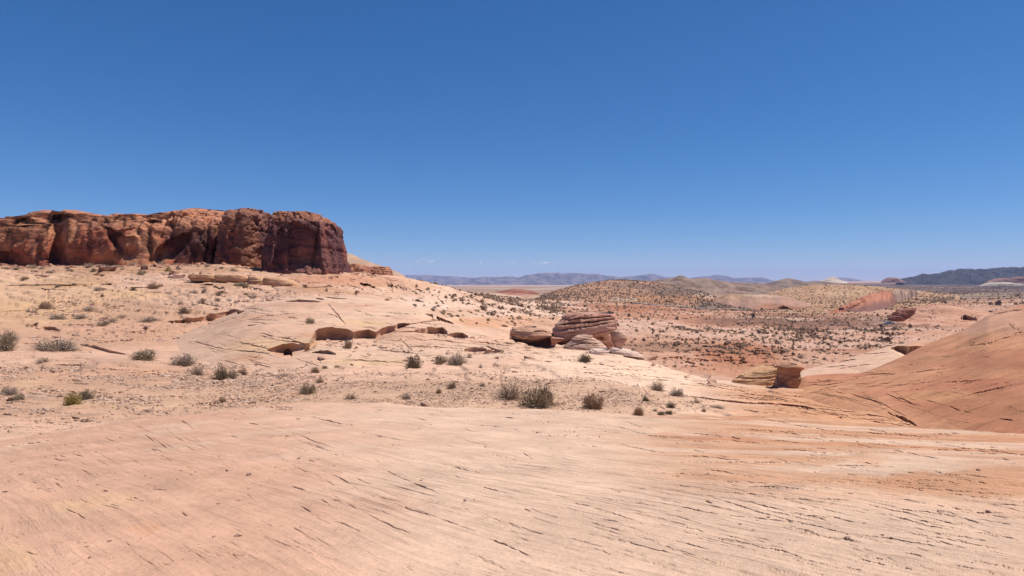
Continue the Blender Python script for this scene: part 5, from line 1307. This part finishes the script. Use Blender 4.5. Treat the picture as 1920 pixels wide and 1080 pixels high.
V, f1, f2 = prism([(-2.3, .35), (2.3, .35), (2.38, .55), (2.3, .85), (1.3, 1.0), (.9, 1.02), (-2.0, 1.02), (-2.35, .9), (-2.38, .55)], .95, .06); car_part("body", V, f1+f2, M_paint, car)
V, f1, f2 = prism([(-1.9, 1.0), (1.15, 1.0), (.35, 1.58), (-.2, 1.66), (-1.55, 1.62)], .88, .22); roof = car_part("cabin", V, f1+f2, M_paint, car)
for sg in (-1, 1):
    V, f1, f2 = prism([(-1.6, 1.06), (.9, 1.06), (.3, 1.5), (-1.4, 1.53)], .02); V = [(x, y+sg*(.87-.22*(z-1.0)/.66), z) for x, y, z in V]
    car_part("window", V, f1+f2, M_glass, roof)
V = [(1.1, -.75, 1.05), (1.1, .75, 1.05), (.42, .66, 1.56), (.42, -.66, 1.56)]; V += [(x+.03, y, z+.03) for x, y, z in V]
car_part("windscreen", V, [(0, 1, 2, 3), (7, 6, 5, 4), (0, 4, 5, 1), (1, 5, 6, 2), (2, 6, 7, 3), (3, 7, 4, 0)], M_glass, roof)
for wx in (-1.45, 1.45):
    for sg in (-1, 1):
        for nm, r0, r1, mt, yo in (("tyre", .2, .34, M_tyre, .0), ("rim", .0, .2, M_rim, .01)):
            a = np.linspace(0, 2*np.pi, 20, endpoint=False); V = []; Fc = []
            for yy in (.78, .97+yo):
                for r in (r0+.001, r1): V += [(wx+r*math.cos(t), sg*yy, .34+r*math.sin(t)) for t in a]
            n_ = 20
            for i in range(n_):
                j = (i+1) % n_
                Fc += [(i, j, n_+j, n_+i), (2*n_+i, 3*n_+i, 3*n_+j, 2*n_+j), (n_+i, n_+j, 3*n_+j, 3*n_+i)]
            if nm == "tyre": tyre = car_part("wheel", V, Fc, mt, car)
            else: car_part("rim", V, Fc, mt, tyre)
for sg in (-1, 1):
    V = []; Fc = []; box(V, Fc, 2.3, 2.38, sg*.62-.16, sg*.62+.16, .64, .8); car_part("headlight", V, Fc, M_lamp, car)

# ---------------------------------------------------------------- clouds (beyond the haze)
M_cloud = bpy.data.materials.new("thin_cloud"); M_cloud.use_nodes = True
nt = M_cloud.node_tree; nt.nodes.clear()
out_ = N(nt, "ShaderNodeOutputMaterial"); df = N(nt, "ShaderNodeBsdfDiffuse"); tl = N(nt, "ShaderNodeBsdfTranslucent"); tr = N(nt, "ShaderNodeBsdfTransparent")
df.inputs[0].default_value = (.9, .9, .9, 1); tl.inputs[0].default_value = (.9, .9, .9, 1)
m1 = nt.nodes.new("ShaderNodeMixShader"); m1.inputs[0].default_value = .6
nt.links.new(df.outputs[0], m1.inputs[1]); nt.links.new(tl.outputs[0], m1.inputs[2])
m2 = nt.nodes.new("ShaderNodeMixShader"); tcn = N(nt, "ShaderNodeTexCoord"); nn_ = N(nt, "ShaderNodeTexNoise", i_Scale=.004, i_Detail=5.0); nt.links.new(tcn.outputs["Object"], nn_.inputs["Vector"])
nt.links.new(math_n(nt, 'MULTIPLY', math_n(nt, 'SUBTRACT', nn_.outputs[0], .38), 1.4, clamp=True), m2.inputs[0])
nt.links.new(tr.outputs[0], m2.inputs[1]); nt.links.new(m1.outputs[0], m2.inputs[2]); nt.links.new(m2.outputs[0], out_.inputs["Surface"])
for i, (px_, py_, w_, h_) in enumerate([(800, 490, 44, 4), (797, 489, 16, 5), (754, 498, 14, 3), (783, 498.5, 18, 2.5), (901, 493, 20, 2.5), (958, 493.5, 15, 3), (1014, 494, 38, 4.5), (1022, 495, 16, 3), (1046, 495.5, 7, 2), (728, 485.5, 12, 2.5)]):
    Yk = 24000.0; x, y, z = at(px_, py_, Yk); k = Yk/FPX
    rg = np.random.RandomState(40+i)
    th = np.linspace(0, np.pi, 14); ph = np.linspace(0, 2*np.pi, 32, endpoint=False)
    u = np.stack([np.sin(th)[:, None]*np.cos(ph), np.sin(th)[:, None]*np.sin(ph), np.cos(th)[:, None]+0*ph], -1)
    nn = 1+.55*fbm(u[..., 0]*3+i*5, u[..., 1]*3, u[..., 2]*2, 4)
    V = u*nn[..., None]*np.array([w_*k*.5, w_*k*.35, h_*k*.5])+np.array([float(x), float(y), float(z)])
    o = mesh_np("cloud", V.reshape(-1, 3), grid_faces(14, 32, True), M_cloud)
    tag(o, "thin white wisp of cloud low over the distant mountains", "cloud", "wisps of cloud on the horizon")

# ---------------------------------------------------------------- haze
V, Fc = [], []
box(V, Fc, -17500, 17500, -70, 15500, float(min(G[..., 2].min(), -160))-1, 215)
M_haze = bpy.data.materials.new("desert_haze"); M_haze.use_nodes = True
nt = M_haze.node_tree; nt.nodes.clear()
vo = N(nt, "ShaderNodeVolumePrincipled"); vo.inputs["Color"].default_value = (.39, .56, 1, 1); vo.inputs["Density"].default_value = .000046; vo.inputs["Anisotropy"].default_value = 0.0
nt.links.new(vo.outputs[0], N(nt, "ShaderNodeOutputMaterial").inputs["Volume"])
me = bpy.data.meshes.new("haze"); me.from_pydata(V, [], Fc); me.materials.append(M_haze)
o = bpy.data.objects.new("haze", me); C.objects.link(o); tag(o, kind="stuff")
